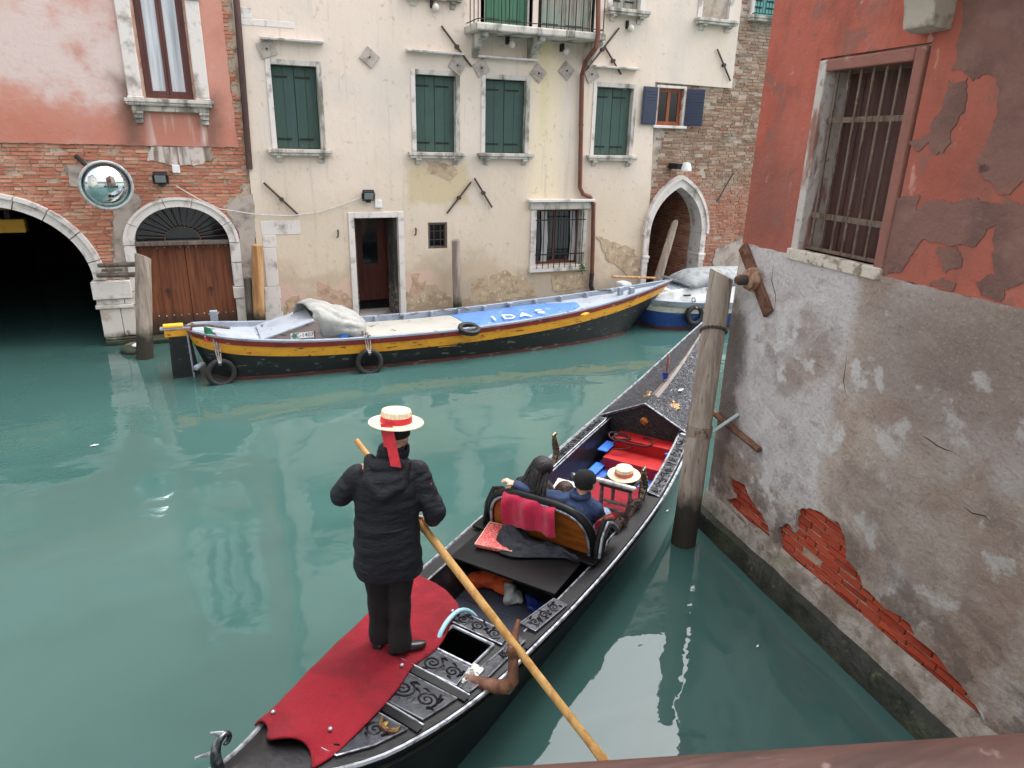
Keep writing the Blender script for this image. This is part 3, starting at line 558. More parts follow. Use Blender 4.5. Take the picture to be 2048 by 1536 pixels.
lay_bricks(BH,keepB,xb,14.8,.0,8.4,m_brick_b,.04,score=lambda b:(abs(b[1]-2.5)-b[2]),seed=8,skip=.05,h=.062,j=.014,L=.255)
patch(BH,smear2,m_cement,.012,.06,11)
gi=len(gin)//2
def gstone(i0,i1): ring_stones(BH,[gin[i0:i1+1]],[gout[i0:i1+1]],-.1,.42,m_stone)
for a,b in ((0,5),(5,9),(9,12),(12,15),(15,19),(19,24)): gstone(a,b)
gi2=ogive(gcx,gz,ga+.15,gt-gz+.21); go2=ogive(gcx,gz,ga+.22,gt-gz+.31)
for a,b in ((0,12),(12,24)): ring_stones(BH,[gi2[a:b+1]],[go2[a:b+1]],-.15,.05,m_stone,'arch_moulding')
for s_ in (-1,1):
    c=gcx+s_*(ga+.085); zc2=gz-.62
    for za,zb_,ex,nm in ((gz-.55,gz-.004,0,'gate_jamb'),(zc2,gz-.55,.03,'gate_capital'),(zc2-.12,zc2-.001,.015,'gate_capital'),(-.5,zc2-.121,0,'gate_jamb')):
        block(BH,c-.085-ex,c+.085+ex,za,zb_,-.1-ex,.42,m_stone,nm)
# passage inside the gate
mb=MB(); x0,x1=gcx-ga-.02,gcx+ga+.02; y1=6; zt=gt+.1
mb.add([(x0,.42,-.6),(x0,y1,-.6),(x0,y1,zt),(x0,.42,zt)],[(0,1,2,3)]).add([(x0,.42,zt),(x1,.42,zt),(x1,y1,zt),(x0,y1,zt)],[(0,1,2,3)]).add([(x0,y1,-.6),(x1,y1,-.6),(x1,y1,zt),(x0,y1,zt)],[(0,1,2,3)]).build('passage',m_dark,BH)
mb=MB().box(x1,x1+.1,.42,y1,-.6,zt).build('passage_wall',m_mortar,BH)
rnd=random.Random(3); ms=[brick_mesh(i,m_brick) for i in range(3)]; 
for r in range(38):
    y=.45+rnd.random()*.1
    while y<2.6:
        o=bpy.data.objects.new('brick',ms[rnd.randrange(3)]); COL.objects.link(o); o.parent=mb; o.location=(x1,y+.12,.1+r*.074); o.scale=(.24,.04,.06); o.rotation_euler=(0,0,R(-90)); y+=.255
# navy shuttered window
x0,x1,z0,z1=bw
stone_frame(BH,bw,.06,-.02,.3,m_stone); wn=mullion_window(BH,x0+.002,x1-.002,z0,z1,.08,m_orangewood,m_glass,2,.055); block(BH,x0-.12,x1+.12,z0-.07,z0-.003,-.1,.2,m_stone,'window_sill')
for s_ in (-1,1):
    hx=x0-.06 if s_<0 else x1+.06; an=R(6) if s_<0 else R(-18)
    M_=Matrix.Translation((hx,-.05,0))@Matrix.Rotation(-s_*an if s_<0 else an,4,'Z'); w_=s_*.46
    sh=MB().box(min(0,w_),max(0,w_),-.025,.0,z0,z1,0,M_).build('shutter',m_blue_sh,wn)
    for k in range(12): zz=z0+.04+(z1-z0-.08)*k/12; MB().box(min(w_*.1,w_*.92),max(w_*.1,w_*.92),-.036,-.02,zz,zz+.05,0,M_@Matrix.Translation((0,0,0))).build('slat',m_blue_sh,sh)
x0,x1,z0,z1=tw
stone_frame(BH,tw,.1,-.04,.3,m_stone,False); shutters(BH,tw,m_teal,.02); sill(BH,tw,.16,0,m_stone2,.2,False)
gr=MB().tube([(x0-.1,-.1,z0+.02),(x0-.1,-.24,z0+.02),(x1+.1,-.24,z0+.02),(x1+.1,-.1,z0+.02)],.012,6).tube([(x0-.1,-.1,z0+.62),(x0-.1,-.24,z0+.62),(x1+.1,-.24,z0+.62),(x1+.1,-.1,z0+.62)],.014,6).build('window_railing',m_black,BH)
for i in range(11): x=x0-.1+(x1-x0+.2)*i/10; MB().tube([(x,-.24,z0),(x,-.24,z0+.62)],.008,5).build('railing_bar',m_black,gr)
p,q=F(1430,403),F(1463,346); MB().tube([(p[0],-.075,p[1]),(q[0],-.075,q[1])],.02,8).build('tie_anchor',m_iron,BH,True)
# ================================================================ red house on the right, seen along its wall
RH=empty('red_house',CA,math.atan2(WD.y,WD.x),'weathered red and grey plastered house wall with a barred window','house')
cr=lambda ox,oy,k,pts:[W(ox+x/k,oy+y/k) for x,y in pts]
zr=3.27
pA=cr(1400,900,2.415,[(150,125),(185,150),(225,165),(250,230),(300,300),(335,360),(350,440),(300,420),(240,360),(180,300),(135,240),(175,235),(150,170)])
pB=cr(1400,900,2.415,[(385,380),(430,355),(470,395),(480,290),(540,275),(600,300),(680,350),(715,420),(715,520),(780,590),(800,650),(900,760),(1010,820),(1060,900),(1150,980),(1210,1060),(1300,1160),(1400,1330),(1560,1500),(1750,1700),(1650,1680),(1360,1385),(1250,1270),(1100,1140),(900,960),(700,780),(560,640),(420,520),(390,470)])
pA=rag(pA,.018,.03,1); pB=rag(pB,.022,.035,2)
rw=(.84,1.76,3.33,4.83)
TR=9.0; UE=9.0
mb=MB(); plate(mb,rect(-.03,UE,-.8,TR),[rect(*rw)],.03,.35); mb.build('wall',m_mortar,RH)
m_greypl=mat('stained_grey_plaster',S(186,174,162),[(S(164,145,131),nz((1.1,1,1.1),.42,.62,4,.9,3)),(S(196,192,190),nz((1.3,1,1),.5,.66,4,.9,8)),(S(198,194,194),lambda g:g.mul(g.box(.1,1.66,1.0,3.5,.07,.5,1.6,5),.85)),(S(152,136,128),lambda g:g.mul(g.box(1.75,6,2.3,3.3,.25,.6,1.4,2),.75)),
   (S(134,120,111),nz((1.5,1.5,1.9),.52,.66,5,.6,12)),(S(150,126,114),nz((.8,.8,1.4),.5,.66,5,.7,19)),(S(130,116,110),nz(34,.5,.66,3,.28,2)),(S(206,202,198),nz(52,.56,.7,2,.25,7)),(S(204,202,200),nz((3.2,3,3),.57,.65,5,.85,21)),(S(196,192,190),lambda g:g.mul(g.ss(g.noise((6,6,.35),3,.5,0,2),.58,.7),g.mul(g.ss(g.z,3.0,2.2),.18))),(S(82,72,66),lambda g:g.mul(g.box(-.1,.28,.6,2.6,.1,.5,3,4),.75)),
   (S(96,86,80),nz((7,7,9),.6,.74,5,.4,5)),(S(98,84,76),lambda g:g.mul(g.mul(g.ss(g.z,1.7,.5),g.ss(g.noise((3.5,3,3.5),5,.65,0,33),.46,.58)),.75)),(S(112,94,86),lambda g:g.mul(g.box(2.0,7,.3,3.2,.6,.9,1.1,51),.35)),(S(214,210,206),nz(16,.7,.78,4,.5,9))],.96,bump=[(bn(5,6),.03),(bn(28),.008),(bn(110,3),.003)])
ge=rag([(-.03,.34),(.6,.36),(1.5,.36),(2.6,.34),(UE,.34),(UE,zr),(-.03,zr)],.012,.06,4)
mb=MB(); plate(mb,ge,[pA,pB],-.025,.04); mb.build('lower_plaster',m_greypl,RH)
m_palebase=mat('eroded_base_render',S(160,150,140),[(S(128,116,104),nz(4,.42,.62)),(S(112,102,92),nz(11,.52,.68,6,.8)),(S(196,192,186),nz(6,.62,.74,5,.7,6)),(S(120,120,86),nz(2.5,.56,.7,5,.6,3))],.95,bump=[(bn(9,6),.04),(bn(50),.008)])
rows=[]
rnd=random.Random(5)
for i in range(91):
    u=-.06+i*.1; q=lambda k:mnoise.noise(Vector((u*2.3,k,3)))*.025
    rows.append([(u,.0+q(1),.42+q(2)*1.2),(u,-.045+q(3),.36+q(4)),(u,-.07+q(5),.24+q(6)),(u,-.1+q(7),.13),(u,-.13+q(8),.05+q(9)*.6),(u,-.13,-.3)])
mb=MB().strip(rows); mb.build('base_course',m_palebase,RH,True)
m_algae=mat('algae_stone',S(44,46,38),[(S(30,34,24),nz(5,.4,.6)),(S(92,96,56),nz(9,.6,.72,5,.7)),(S(58,64,40),nz((1.5,3,3),.5,.66,5,.6,4))],.6,bump=[(bn(14,6),.03)])
rows=[]
for i in range(91):
    u=-.14+i*.1; q=lambda k:mnoise.noise(Vector((u*1.9,k,8)))*.02
    rows.append([(u,-.08,.2+q(1)),(u,-.15+q(2),.17+q(3)),(u,-.21+q(4),.05),(u,-.24,-.4)])
rows.insert(0,[(-.14,.3,p[2]) for p in rows[0]])
MB().strip(rows).build('waterline_kerb',m_algae,RH,True)
lay_bricks(RH,lambda u,z,l,h:any(inpoly((u+a*l*.8,z),p) for p in (pA,pB) for a in (-1,0,1)),0,4.6,.15,1.95,m_brick_r,.03,seed=6,skip=.01,L=.26,h=.062,j=.011,proud=.024)
# red upper coat and the brown patches lying over it
m_redcoat=mat('red_plaster_coat',S(186,100,82),[(S(172,88,70),nz((1.2,1,1),.42,.62)),(S(196,116,98),nz((1.6,1.6,1),.52,.7,5,.8,5)),(S(150,84,70),nz((4,4,2.2),.52,.7,6,.6,8)),(S(124,82,74),lambda g:g.mul(g.box(-.1,.75,3.2,4.15,.3,.5,2,3),.6)),(S(134,100,92),nz((2.2,2.2,2.6),.56,.62,5,.6,40)),(S(150,108,98),nz((.9,.9,.5),.5,.72,4,.6,44)),(S(140,92,80),nz((3.2,3.2,.35),.5,.68,4,.55,60)),(S(136,92,80),lambda g:g.mul(g.box(1.9,7,3.2,7,.4,.6,1.2,9),.25)),(S(204,150,134),nz((5,5,2.5),.64,.72,5,.8,15)),(S(206,192,184),nz((2.4,2,3),.68,.76,5,.7,31))],.95,bump=[(bn(7,6),.016),(bn(40),.005)])
mb=MB(); plate(mb,rag([(-.03,zr-.0),(UE,zr),(UE,TR),(-.03,TR)],.01,.08,7),[rect(rw[0]-.11,rw[1]+.11,rw[2]-.12,rw[3]+.11)],-.005,.04); mb.build('upper_plaster',m_redcoat,RH)
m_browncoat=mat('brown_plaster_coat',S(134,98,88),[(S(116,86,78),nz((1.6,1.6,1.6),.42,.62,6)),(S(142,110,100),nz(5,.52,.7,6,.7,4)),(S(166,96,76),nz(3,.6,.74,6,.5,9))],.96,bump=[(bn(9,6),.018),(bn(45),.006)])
K=lambda pts:cr(1420,0,2.4,pts)
bp=[K([(1200,200),(1180,330),(1250,375),(1370,360),(1390,520),(1350,680),(1280,780),(1370,900),(1450,930),(1507,890),(1800,900),(1900,-500),(1240,-500)]),  # top-right patch: brown coat plus the balcony's shade painted in as brown
 K([(1150,390),(1250,370),(1240,480),(1170,640),(1120,720),(1080,750),(1060,690),(1000,720),(950,690),(1060,640),(1100,540)]),
 K([(900,940),(1010,950),(1000,1020),(1050,960),(1250,960),(1520,960),(1800,1000),(1800,1480),(1507,1360),(1440,1380),(1400,1450),(1300,1440),(1290,1370),(1360,1330),(1370,1090),(1330,1120),(1260,1180),(1150,1180),(1040,1140),(1000,1200),(960,1240),(940,1280),(850,1325),(800,1290),(820,1100)]),
 K([(1090,1180),(1190,1190),(1200,1290),(1130,1300)]),K([(1110,1320),(1190,1350),(1170,1400),(1060,1375)]),K([(1290,800),(1350,790),(1360,830),(1310,830)])]
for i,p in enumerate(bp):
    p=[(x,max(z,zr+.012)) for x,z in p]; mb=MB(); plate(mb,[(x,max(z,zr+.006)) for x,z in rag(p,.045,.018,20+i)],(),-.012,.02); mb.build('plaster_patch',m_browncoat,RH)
# cracks in the lower plaster
m_crack=mat('crack_shadow',S(40,34,32),rough=1)
for pts in ([(1845,868),(1862,876),(1880,890),(1897,900),(1912,905)],[(1552,520),(1548,560),(1556,590),(1552,640)],[(1700,700),(1692,760),(1698,800)],[(1930,1010),(1950,1024),(1975,1030),(1990,1046)]):
    q=[W(*p) for p in pts]; MB().tube([(u,-.024,z+.006*math.sin(i*5)) for i,(u,z) in enumerate(q)],[.001]+[.0045]*(len(q)-2)+[.001],5).build('crack',m_crack,RH)
# barred window
x0,x1,z0,z1=rw; t=.09
m_whitej=mat('chalky_jamb',S(196,186,180),[(S(150,110,98),nz((7,7,2),.5,.64)),(S(120,104,96),nz(12,.55,.7,5,.7))],.9,bump=[(bn(20),.01)])
m_pinkj=mat('pink_brown_surround',S(150,100,88),[(S(140,96,84),nz((4,4,2),.45,.62)),(S(186,160,150),nz(7,.58,.72,5,.7))],.92,bump=[(bn(16),.01)])
block(RH,x0-t,x0+.002,z0-.02,z1+t,-.03,.3,m_whitej,'window_jamb'); block(RH,x1-.002,x1+t,z0-.02,z1+t,-.03,.3,m_pinkj,'window_jamb'); block(RH,x0+.004,x1-.004,z1-.002,z1+t,-.032,.3,m_pinkj,'window_lintel')
block(RH,x0-t-.03,x1+t+.0,z0-.1,z0+.0,-.045,.3,mat('chipped_sill',S(206,196,182),[(S(150,136,118),nz(8,.5,.62)),(S(110,96,82),nz(16,.58,.7,5,.8))],.9,bump=[(bn(18),.012)]),'window_sill',.01)
for i in range(5):
    a=x0+.01+i*(x1-x0-.02)/5; MB().box(a+.003,a+(x1-x0-.02)/5-.003,.235+.004*(i%2),.27,z0+.01,z1-.01).build('shutter_board',mat('brown_shutter%d'%i,S(92,62,56),[(S(76,50,46),nz((14,14,1),.42,.62,5,1,i))],.7),RH,bevel=.004)
m_grille=mat('worn_grille_iron',S(120,104,92),[(S(92,74,64),nz((20,20,4),.45,.6)),(S(150,132,116),nz(18,.55,.7,5,.7))],.6,.3,coord='pos')
gr=MB().box(x0+.01,x1-.01,.055,.067,3.62,3.67).build('window_grille',m_grille,RH,bevel=.003); MB().box(x0+.01,x1-.01,.055,.067,4.42,4.465).build('grille_rail',m_grille,gr,bevel=.003); MB().box(x0+.01,x1-.01,.05,.07,z0+.01,z0+.04).build('grille_rail',m_grille,gr,bevel=.003)
for i in range(7): x=x0+.06+(x1-x0-.12)*i/6; MB().tube([(x,.06,z0+.02),(x+.004,.06,4.05),(x,.06,z1+.02)],.0125,8).build('grille_bar',m_grille,gr,True)
# corbel and the balcony it carries
c0,c1=W(1852,20)[0],W(1918,40)[0]; pr=[(.0,5.62),(-.52,5.62),(-.52,5.5),(-.46,5.36),(-.36,5.3),(-.24,5.26),(-.2,5.14),(-.18,5.02),(-.1,5.0),(.0,5.0)]
MB().loft([[(c0,y,z) for y,z in pr],[(c0+.26,y,z) for y,z in pr]]).build('corbel',mat('grey_corbel_stone',S(186,176,162),[(S(140,128,112),nz(5,.48,.66)),(S(96,86,76),nz(12,.58,.72,5,.7))],.85,bump=[(bn(20),.008)]),RH,bevel=.015)
MB().box(c0-.05,UE,-.62,.02,5.62,5.8).build('balcony_slab',m_stone2,RH,bevel=.02)
# tie bar with washer, rusty angle iron
(ua,za),(ub,zb2)=W(1494,492),W(1546,628); L_=math.hypot(ub-ua,zb2-za); an=math.atan2(zb2-za,ub-ua)
M_=Matrix.Translation(((ua+ub)/2,-.05,(za+zb2)/2))@Matrix.Rotation(-an,4,'Y')
m_rust=mat('rusted_iron',S(120,84,66),[(S(92,58,42),nz(9,.45,.62)),(S(150,112,90),nz(16,.55,.7,5,.7))],.85,.2,bump=[(bn(40),.004)],coord='pos')
ab=MB().box(-L_/2,L_/2,-.02,.02,-.065,.065,0,M_).build('tie_anchor',m_rust,RH,bevel=.008)
cw=((ua+ub)/2,-.07,(za+zb2)/2); MB().lathe([(.12,0),(.12,.03),(.1,.05),(.1,.075),(.06,.09)],28,cw,(0,-1,0)).build('washer',mat('pale_rust_washer',S(168,132,104),[(S(130,92,70),nz(12,.45,.6))],.8,coord='pos'),ab,True)
MB().lathe([(.05,0),(.055,.08),(.035,.12),(.0,.125)],16,(cw[0],-.155,cw[2]),(0,-1,0)).build('bolt_head',m_iron,ab,True)
(ua,za),(ub,zb2)=W(1440,832),W(1530,890)
MB().tube([(ua-.05,-.06,za+.03),(ub,-.06,zb2-.05)],.035,6).build('angle_iron',m_rust,RH)
MB().box(UE-.02,UE,.03,6,-.8,TR).box(-.03,.0,.352,6,-.8,TR).build('side_wall',m_greypl,RH)
MB().box(-.35,UE+.3,-.4,6.3,TR,TR+.16).build('roof_eaves',m_tile,RH)
# ================================================================ mooring posts
def post(name,foot,top,r0,r1,mt,label,group='mooring posts',zb_=-.8,slant=.0,n=16,seed=0):
    foot=Vector(foot); top=Vector(top); d=(top-foot); e=empty(name,foot,0,label,'mooring post',group)
    K=14; rings=[]; a,b,dd=frame(d); rnd=random.Random(seed)
    for k in range(K+1):
        t=zb_/d.z+(1-zb_/d.z)*k/K; c=d*t; r=r0+(r1-r0)*max(0,t)
        ring=[]
        for i in range(n):
            th=2*math.pi*i/n; rr=r*(1+.07*mnoise.noise(Vector((math.cos(th)*1.5,math.sin(th)*1.5,t*3+seed*5)))+.02*mnoise.noise(Vector((math.cos(th)*6,math.sin(th)*6,t*1.2+seed))))
            p=c+(a*math.cos(th)+b*math.sin(th))*rr
            if k==K: p.z+=slant*math.cos(th+seed)*1.0-.02*abs(mnoise.noise(Vector((th*3,seed,1))))
            ring.append(p)
        rings.append(ring)
    rings.append([d+(p-d)*.55+Vector((0,0,.012)) for p in rings[-1]])
    MB().loft(rings).build('shaft',mt,e,True,ang=.9); return e
pf=ONZ(1366,1085,0); tx=F(1443,548,5.72)
FP=post('mooring_post',pf,(tx[0],5.72,tx[1]),.135,.12,wood_mat('foreground_post_wood',S(160,146,132),S(138,122,110),S(180,168,156),True,(18,18,.8)),'thick grey mooring post in the foreground strapped to the red house wall',slant=.05,n=28,seed=1)
pv=Vector((tx[0],5.72,tx[1]))-pf
def onpost(t): return pf+pv*t
# strap, chain and tie rod of that post (parts of it)
inv=lambda p:Vector(p)-pf
a_,b_,d_=frame(pv)
def ringpts(t,r,n=28): return [inv(onpost(t))+(a_*math.cos(2*math.pi*i/n)+b_*math.sin(2*math.pi*i/n))*r for i in range(n)]
c=onpost(.43); MB().loft([ringpts(.415,.136),ringpts(.455,.135)],cap=False).build('metal_strap',mat('pale_strap',S(150,138,124),[(S(120,76,56),nz(14,.5,.66))],.6,.4,coord='pos'),FP,True)
wpt=RH.matrix_basis@Vector((.34,-.03,1.5)); MB().tube([inv(onpost(.44)+Vector((.1,-.1,0))),inv(wpt)],.02,8).build('tie_rod',mat('galvanised_rod',S(170,186,186),rough=.4,metal=.4),FP,True)
ch=MB(); pts=ringpts(.8,.13,40)
for i,p in enumerate(pts):
    p=p+Vector((0,0,-.06*math.sin(2*math.pi*i/40+1.0))); dr_=(pts[(i+1)%40]-pts[i-1]).normalized(); ch.torus(p,.016,.005,(dr_.cross(Vector((0,0,1))) if i%2 else Vector((0,0,1))),8,5,0,1.4 if i%2==0 else 1,1)
ch.build('chain',m_iron,FP,True)
pf2=ONZ(290,716,0); t2=F(286,512,14.95); post('mooring_post',pf2,(t2[0],14.95,t2[1]),.155,.14,m_post,'grey mooring post in front of the brown water door',slant=.05,seed=2)
q=F(516,640,15.72); t2=F(513,490,15.72); post('mooring_post',(q[0],15.72,0),(t2[0]+.01,15.72,t2[1]),.13,.115,m_post_y,'orange-yellow new timber mooring post at the corner of the cream house',seed=3)
q=F(499,640,15.76); t2=F(497,556,15.76); post('mooring_post',(q[0]+.02,15.78,0),(t2[0]-.02,15.78,t2[1]),.085,.08,m_post_d,'short dark post beside the orange-yellow mooring post',seed=4)
q=F(916,612,15.7); t2=F(911,480,15.7); post('mooring_post',(q[0],15.7,0),(t2[0],15.7,t2[1]),.115,.095,m_post,'slim weathered post against the cream wall right of the small window',seed=5,slant=.02)
q=F(1318,560,15.2); t2=F(1349,448,15.3); post('mooring_post',(q[0]-.25,15.2,0),(t2[0],15.3,t2[1]),.13,.09,m_post,'leaning pale post standing in the gothic water gate',seed=6,slant=.12)
# two dark timbers between pier and post
for (xa,ya),(xb_,yb) in (((198,531),(278,528)),((196,551),(278,549))):
    p,q=F(xa,ya,15.72),F(xb_,yb,15.1); c=Vector((p[0],15.72,p[1]))
    tag(MB().tube([c,Vector((q[0],15.1,q[1]))],[.045,.05],8).build('fender_beam',m_post_d,None),'upper dark timber between stone pier and grey post' if ya<540 else 'lower dark timber between stone pier and grey post','beam','timbers on the stone pier')
tag(MB().box(*(lambda p:(p[0]-.02,p[0]+.35,15.74,15.8,p[1]-.03,p[1]+.02))(F(205,541,15.74))).build('fender_board',m_post_d,None),'thin dark board between the two timbers on the stone pier','board')
# stone block with a chain at the water door
p=ONZ(268,706,0); sbk=MB().ball((p.x,p.y+.15,.02),.26,.3,.16,16,8).build('mooring_stone',m_stonelow,None,True); tag(sbk,'low rounded stone at the foot of the white pier','stone')
tag(MB().ball((p.x+.1,p.y-.02,.16),.12,.08,.05,12,6).build('gull_feather_bag',m_white,None,True),'small crumpled white bag on the low stone by the pier','litter').name='litter_bag'
pc=F(258,672,15.85); ch=MB()
for i in range(9): ch.torus((pc[0]+.01*(i%2),15.84,pc[1]-.045*i+.1),.022,.007,(1,0,0) if i%2 else (0,1,0),8,5)
tag(ch.build('mooring_chain',m_rust,None,True),'rusty chain hanging down the white stone pier','chain')
# ================================================================ convex traffic mirror
mc=F(213,371,15.35); ctr=Vector((mc[0],15.35,mc[1])); ME=empty('convex_mirror',ctr,0,'round convex traffic mirror beside the small arched door','mirror')
ax=Vector((.25,-1,-.12)).normalized(); rm=.425
MB().lathe([(.001,.16)]+[(rm*math.sin(t),.16-(1-math.cos(t))*.32) for t in [.15*i for i in range(1,10)]]+[(rm,.0)],48,(0,0,0),ax).build('mirror_face',mat('mirror',(.72,.76,.78),[((.6,.64,.66),nz(6,.45,.65))],rough=.09,metal=1),ME,True)
MB().torus((0,0,0),rm+.01,.026,ax,48,10).build('rim',mat('grey_rim',S(176,178,176),[(S(140,142,138),nz(9,.5,.7))],.4,coord='pos'),ME,True)
MB().lathe([(rm*.98,-.01),(rm*.7,-.1),(.05,-.13)],32,(0,0,0),ax).build('back_shell',m_white,ME,True)
am=F(152,312,15.98); MB().tube([Vector((am[0],15.98,am[1]))-ctr,-ax*.1],.04,8).build('arm',m_black,ME,True)
# ================================================================ lamps and small fittings on the walls
def flood(px,py,label,dark=True,Y=15.85):
    x,z=F(px,py,Y); e=empty('flood_lamp',(x,Y+.08,z),0,label,'lamp','wall flood lamps'); M_=Matrix.Rotation(R(28),4,'X')
    MB().box(-.13,.13,-.12,.0,-.1,.1,0,M_).build('housing',m_black,e,bevel=.02); MB().box(-.1,.1,-.127,-.121,-.075,.075,0,M_).build('lens',mat('lamp_glass',S(140,146,146),rough=.15),e)
    MB().tube([(-.14,-.05,0),(-.14,-.05,-.15),(.14,-.05,-.15),(.14,-.05,0)],.012,6).box(-.05,.05,-.06,.12,-.2,-.14).build('bracket',m_black,e)
flood(737,387,'black flood lamp on the cream wall above the open door'); flood(320,352,'small black flood lamp on the brick wall above the arched door')
def jbox(px,py,lb,s=.08):
    x,z=F(px,py,15.92); tag(MB().box(x-s,x+s,15.92,16.0,z-s*1.1,z+s*1.1).build('junction_box',m_white,None,bevel=.012),lb,'junction box','white wall boxes')
jbox(757,408,'white junction box right under the black flood lamp above the open door'); jbox(352,338,'white junction box on the brick wall beside the small flood lamp',.07)
for px,py,lb in ((867,10,'small lamp under a window sill at the top, left of the balcony'),(1258,52,'small lamp under the pale shuttered window right of the balcony'),(1020,83,'left lamp hanging beneath the balcony'),(1129,98,'right lamp hanging beneath the balcony')):
    Y=15.9 if px in (867,1258) else 15.75
    x,z=F(px,py,Y); e=empty('wall_lamp',(x,Y,z),0,lb,'lamp','small wall lamps'); MB().box(-.06,.0,.0,.15,-.05,.12).build('base',m_black,e,bevel=.01); MB().ball((.04,-.03,-.05),.075,.075,.085,14,8).build('globe',mat('lamp_globe',S(206,200,192),rough=.25),e,True)
x,z=F(1372,333,15.6); e=empty('wall_lamp',(x,15.6,z),0,'white lantern above the pointed gothic gate','lamp','small wall lamps')
MB().box(-.26,-.1,.0,.42,-.07,.07).tube([(-.18,.1,.03),(.02,.02,.07)],.02,6).build('bracket',m_black,e,bevel=.01); MB().lathe([(.15,-.1),(.14,-.02),(.1,.09),(.05,.1)],20).build('shade',m_white,e,True)
# cable slung between the houses
pts=[];A_=F(352,390,15.9);B_=F(725,400,15.85)
mid=[(352,372),(395,397),(440,418),(520,430),(580,432),(640,424),(690,408),(728,392)]
tag(MB().tube([(lambda q:(q[0],15.9,q[1]))(F(x,y,15.9)) for x,y in mid],.012,6).build('cable',m_curtain,None,True),'pale cable slung from the brick house to the flood lamp','cable')
# yellow beam hanging inside the dark archway
p=F(20,455,17.6); q=F(20,412,17.6)
e=empty('boat_hoist',(p[0],17.6,p[1]),0,'yellow hoist beam inside the dark archway at the left edge','hoist'); m_yel=mat('yellow_paint',S(216,158,30),[(S(150,104,30),nz(6,.55,.7))],.6,coord='pos')
MB().box(-1.9,.3,-.12,.12,-.1,.18).build('beam',m_yel,e,bevel=.02); MB().box(-1.9,.28,-.06,.06,.36,.56).build('upper_beam',mat('ochre_paint',S(150,92,30),rough=.7),e,bevel=.02); MB().box(-.05,.05,-.05,.05,.18,.9).build('hanger',m_black,e)
# ================================================================ bridge under the camera: handrail, posts, deck
r0=ONZ(900,1541,3.6); r1=ONZ(2048,1466,3.6); dv=(r1-r0).normalized(); a0=r0-dv*3.2; a1=r1+dv*2.2
BRG=empty('footbridge',(0,0,0),0,'footbridge with a red-brown handrail at the bottom edge of the photo','bridge')
m_rail=mat('rail_wood',S(70,45,38),[(S(56,36,31),nz((3,14,14),.45,.62)),(S(84,56,50),nz((2,9,9),.58,.74,5,.7)),(S(130,104,98),nz(24,.64,.76,5,.6))],.45,bump=[(bn((8,40,40)),.003)],coord='pos')
nn=Vector((0,0,1)).cross(dv); off=-nn*-.0
prf=[(-.06,-.075),(.06,-.075),(.066,-.03),(.06,.0),(.035,.014),(-.035,.014),(-.06,.0),(-.066,-.03)]
MB().loft([[p+nn*(.06-0+y if False else -.06+y+.0)+Vector((0,0,z)) for y,z in prf] for p in (a0,a1)]).build('handrail',m_rail,BRG,True)
for i in range(9):
    p=a0.lerp(a1,i/8)-nn*.06; MB().tube([p+Vector((0,0,-.07)),p+Vector((0,0,-1.05))],.02,8).build('baluster',m_black,BRG,True)
dk=MB(); p0=a0-nn*.0; p1=a1-nn*.0
def q4(z0,z1,w0,w1):
    return [[a+nn*s_+Vector((0,0,z)) for s_,z in ((w0,z0),(w1,z0),(w1,z1),(w0,z1))] for a in (a0-dv*1,a1+dv*1)]
dk.loft(q4(-1.3,-1.05,-2.6,-.02) if nn.y>0 else q4(-1.3,-1.05,.02,2.6)); dk.build('deck',m_stone2,BRG)
# ================================================================ house on the left bank beside the bridge (seen in the traffic mirror)
OH=empty('white_house',(-8.5,-2,0),R(90),'pale plastered house beside the bridge, seen only in the round mirror','house')
m_ohw=mat('pale_plaster',S(212,206,200),[(S(190,180,170),nz(.8,.45,.65)),(S(160,146,132),lambda g:g.mul(g.below(1.2,1.6,1,.3),.8))],.93,bump=[(bn(9),.01)])
ows=[(x-.5,x+.5,z,z+1.6) for z in (1.6,4.4,7.1) for x in (-6,-3.2,-.4,2.4,5.2,7.6)]
mb=MB(); plate(mb,rect(-8,9,-.8,9.6),[rect(*v) for v in ows],0,.3); mb.build('wall',m_ohw,OH)
for v in ows:
    block(OH,v[0]-.1,v[1]+.1,v[2]-.1,v[2]-.003,-.12,.2,m_stone,'window_sill'); shutters(OH,v,m_green,.1)
MB().box(-8,9,.31,8,-.8,9.6).build('rear_block',m_ohw,OH); MB().box(-8.3,9.3,-.4,8.3,9.6,9.8).build('roof_eaves',m_tile,OH)
# ================================================================ boats
def lerp_tab(t,x):
    if x<=t[0][0]: return t[0][1]
    for (a,p),(b,q) in zip(t,t[1:]):
        if x<=b:
            k=(x-a)/(b-a); return p+(q-p)*k
    return t[-1][1]
def smooth_tab(t):                                # cubic through the table points
    def f(x):
        xs=[a for a,_ in t]
        if x<=xs[0]: return t[0][1]
        if x>=xs[-1]: return t[-1][1]
        i=max(k for k in range(len(xs)-1) if xs[k]<=x); x0,x1=xs[i],xs[i+1]; h=x1-x0; s_=(x-x0)/h
        def sl(k):
            if k==0: return (t[1][1]-t[0][1])/(xs[1]-xs[0])
            if k==len(t)-1: return (t[-1][1]-t[-2][1])/(xs[-1]-xs[-2])
            return (t[k+1][1]-t[k-1][1])/(xs[k+1]-xs[k-1])
        m0,m1=sl(i)*h,sl(i+1)*h; y0,y1=t[i][1],t[i+1][1]
        return (2*s_**3-3*s_**2+1)*y0+(s_**3-2*s_**2+s_)*m0+(-2*s_**3+3*s_**2)*y1+(s_**3-s_**2)*m1
    return f
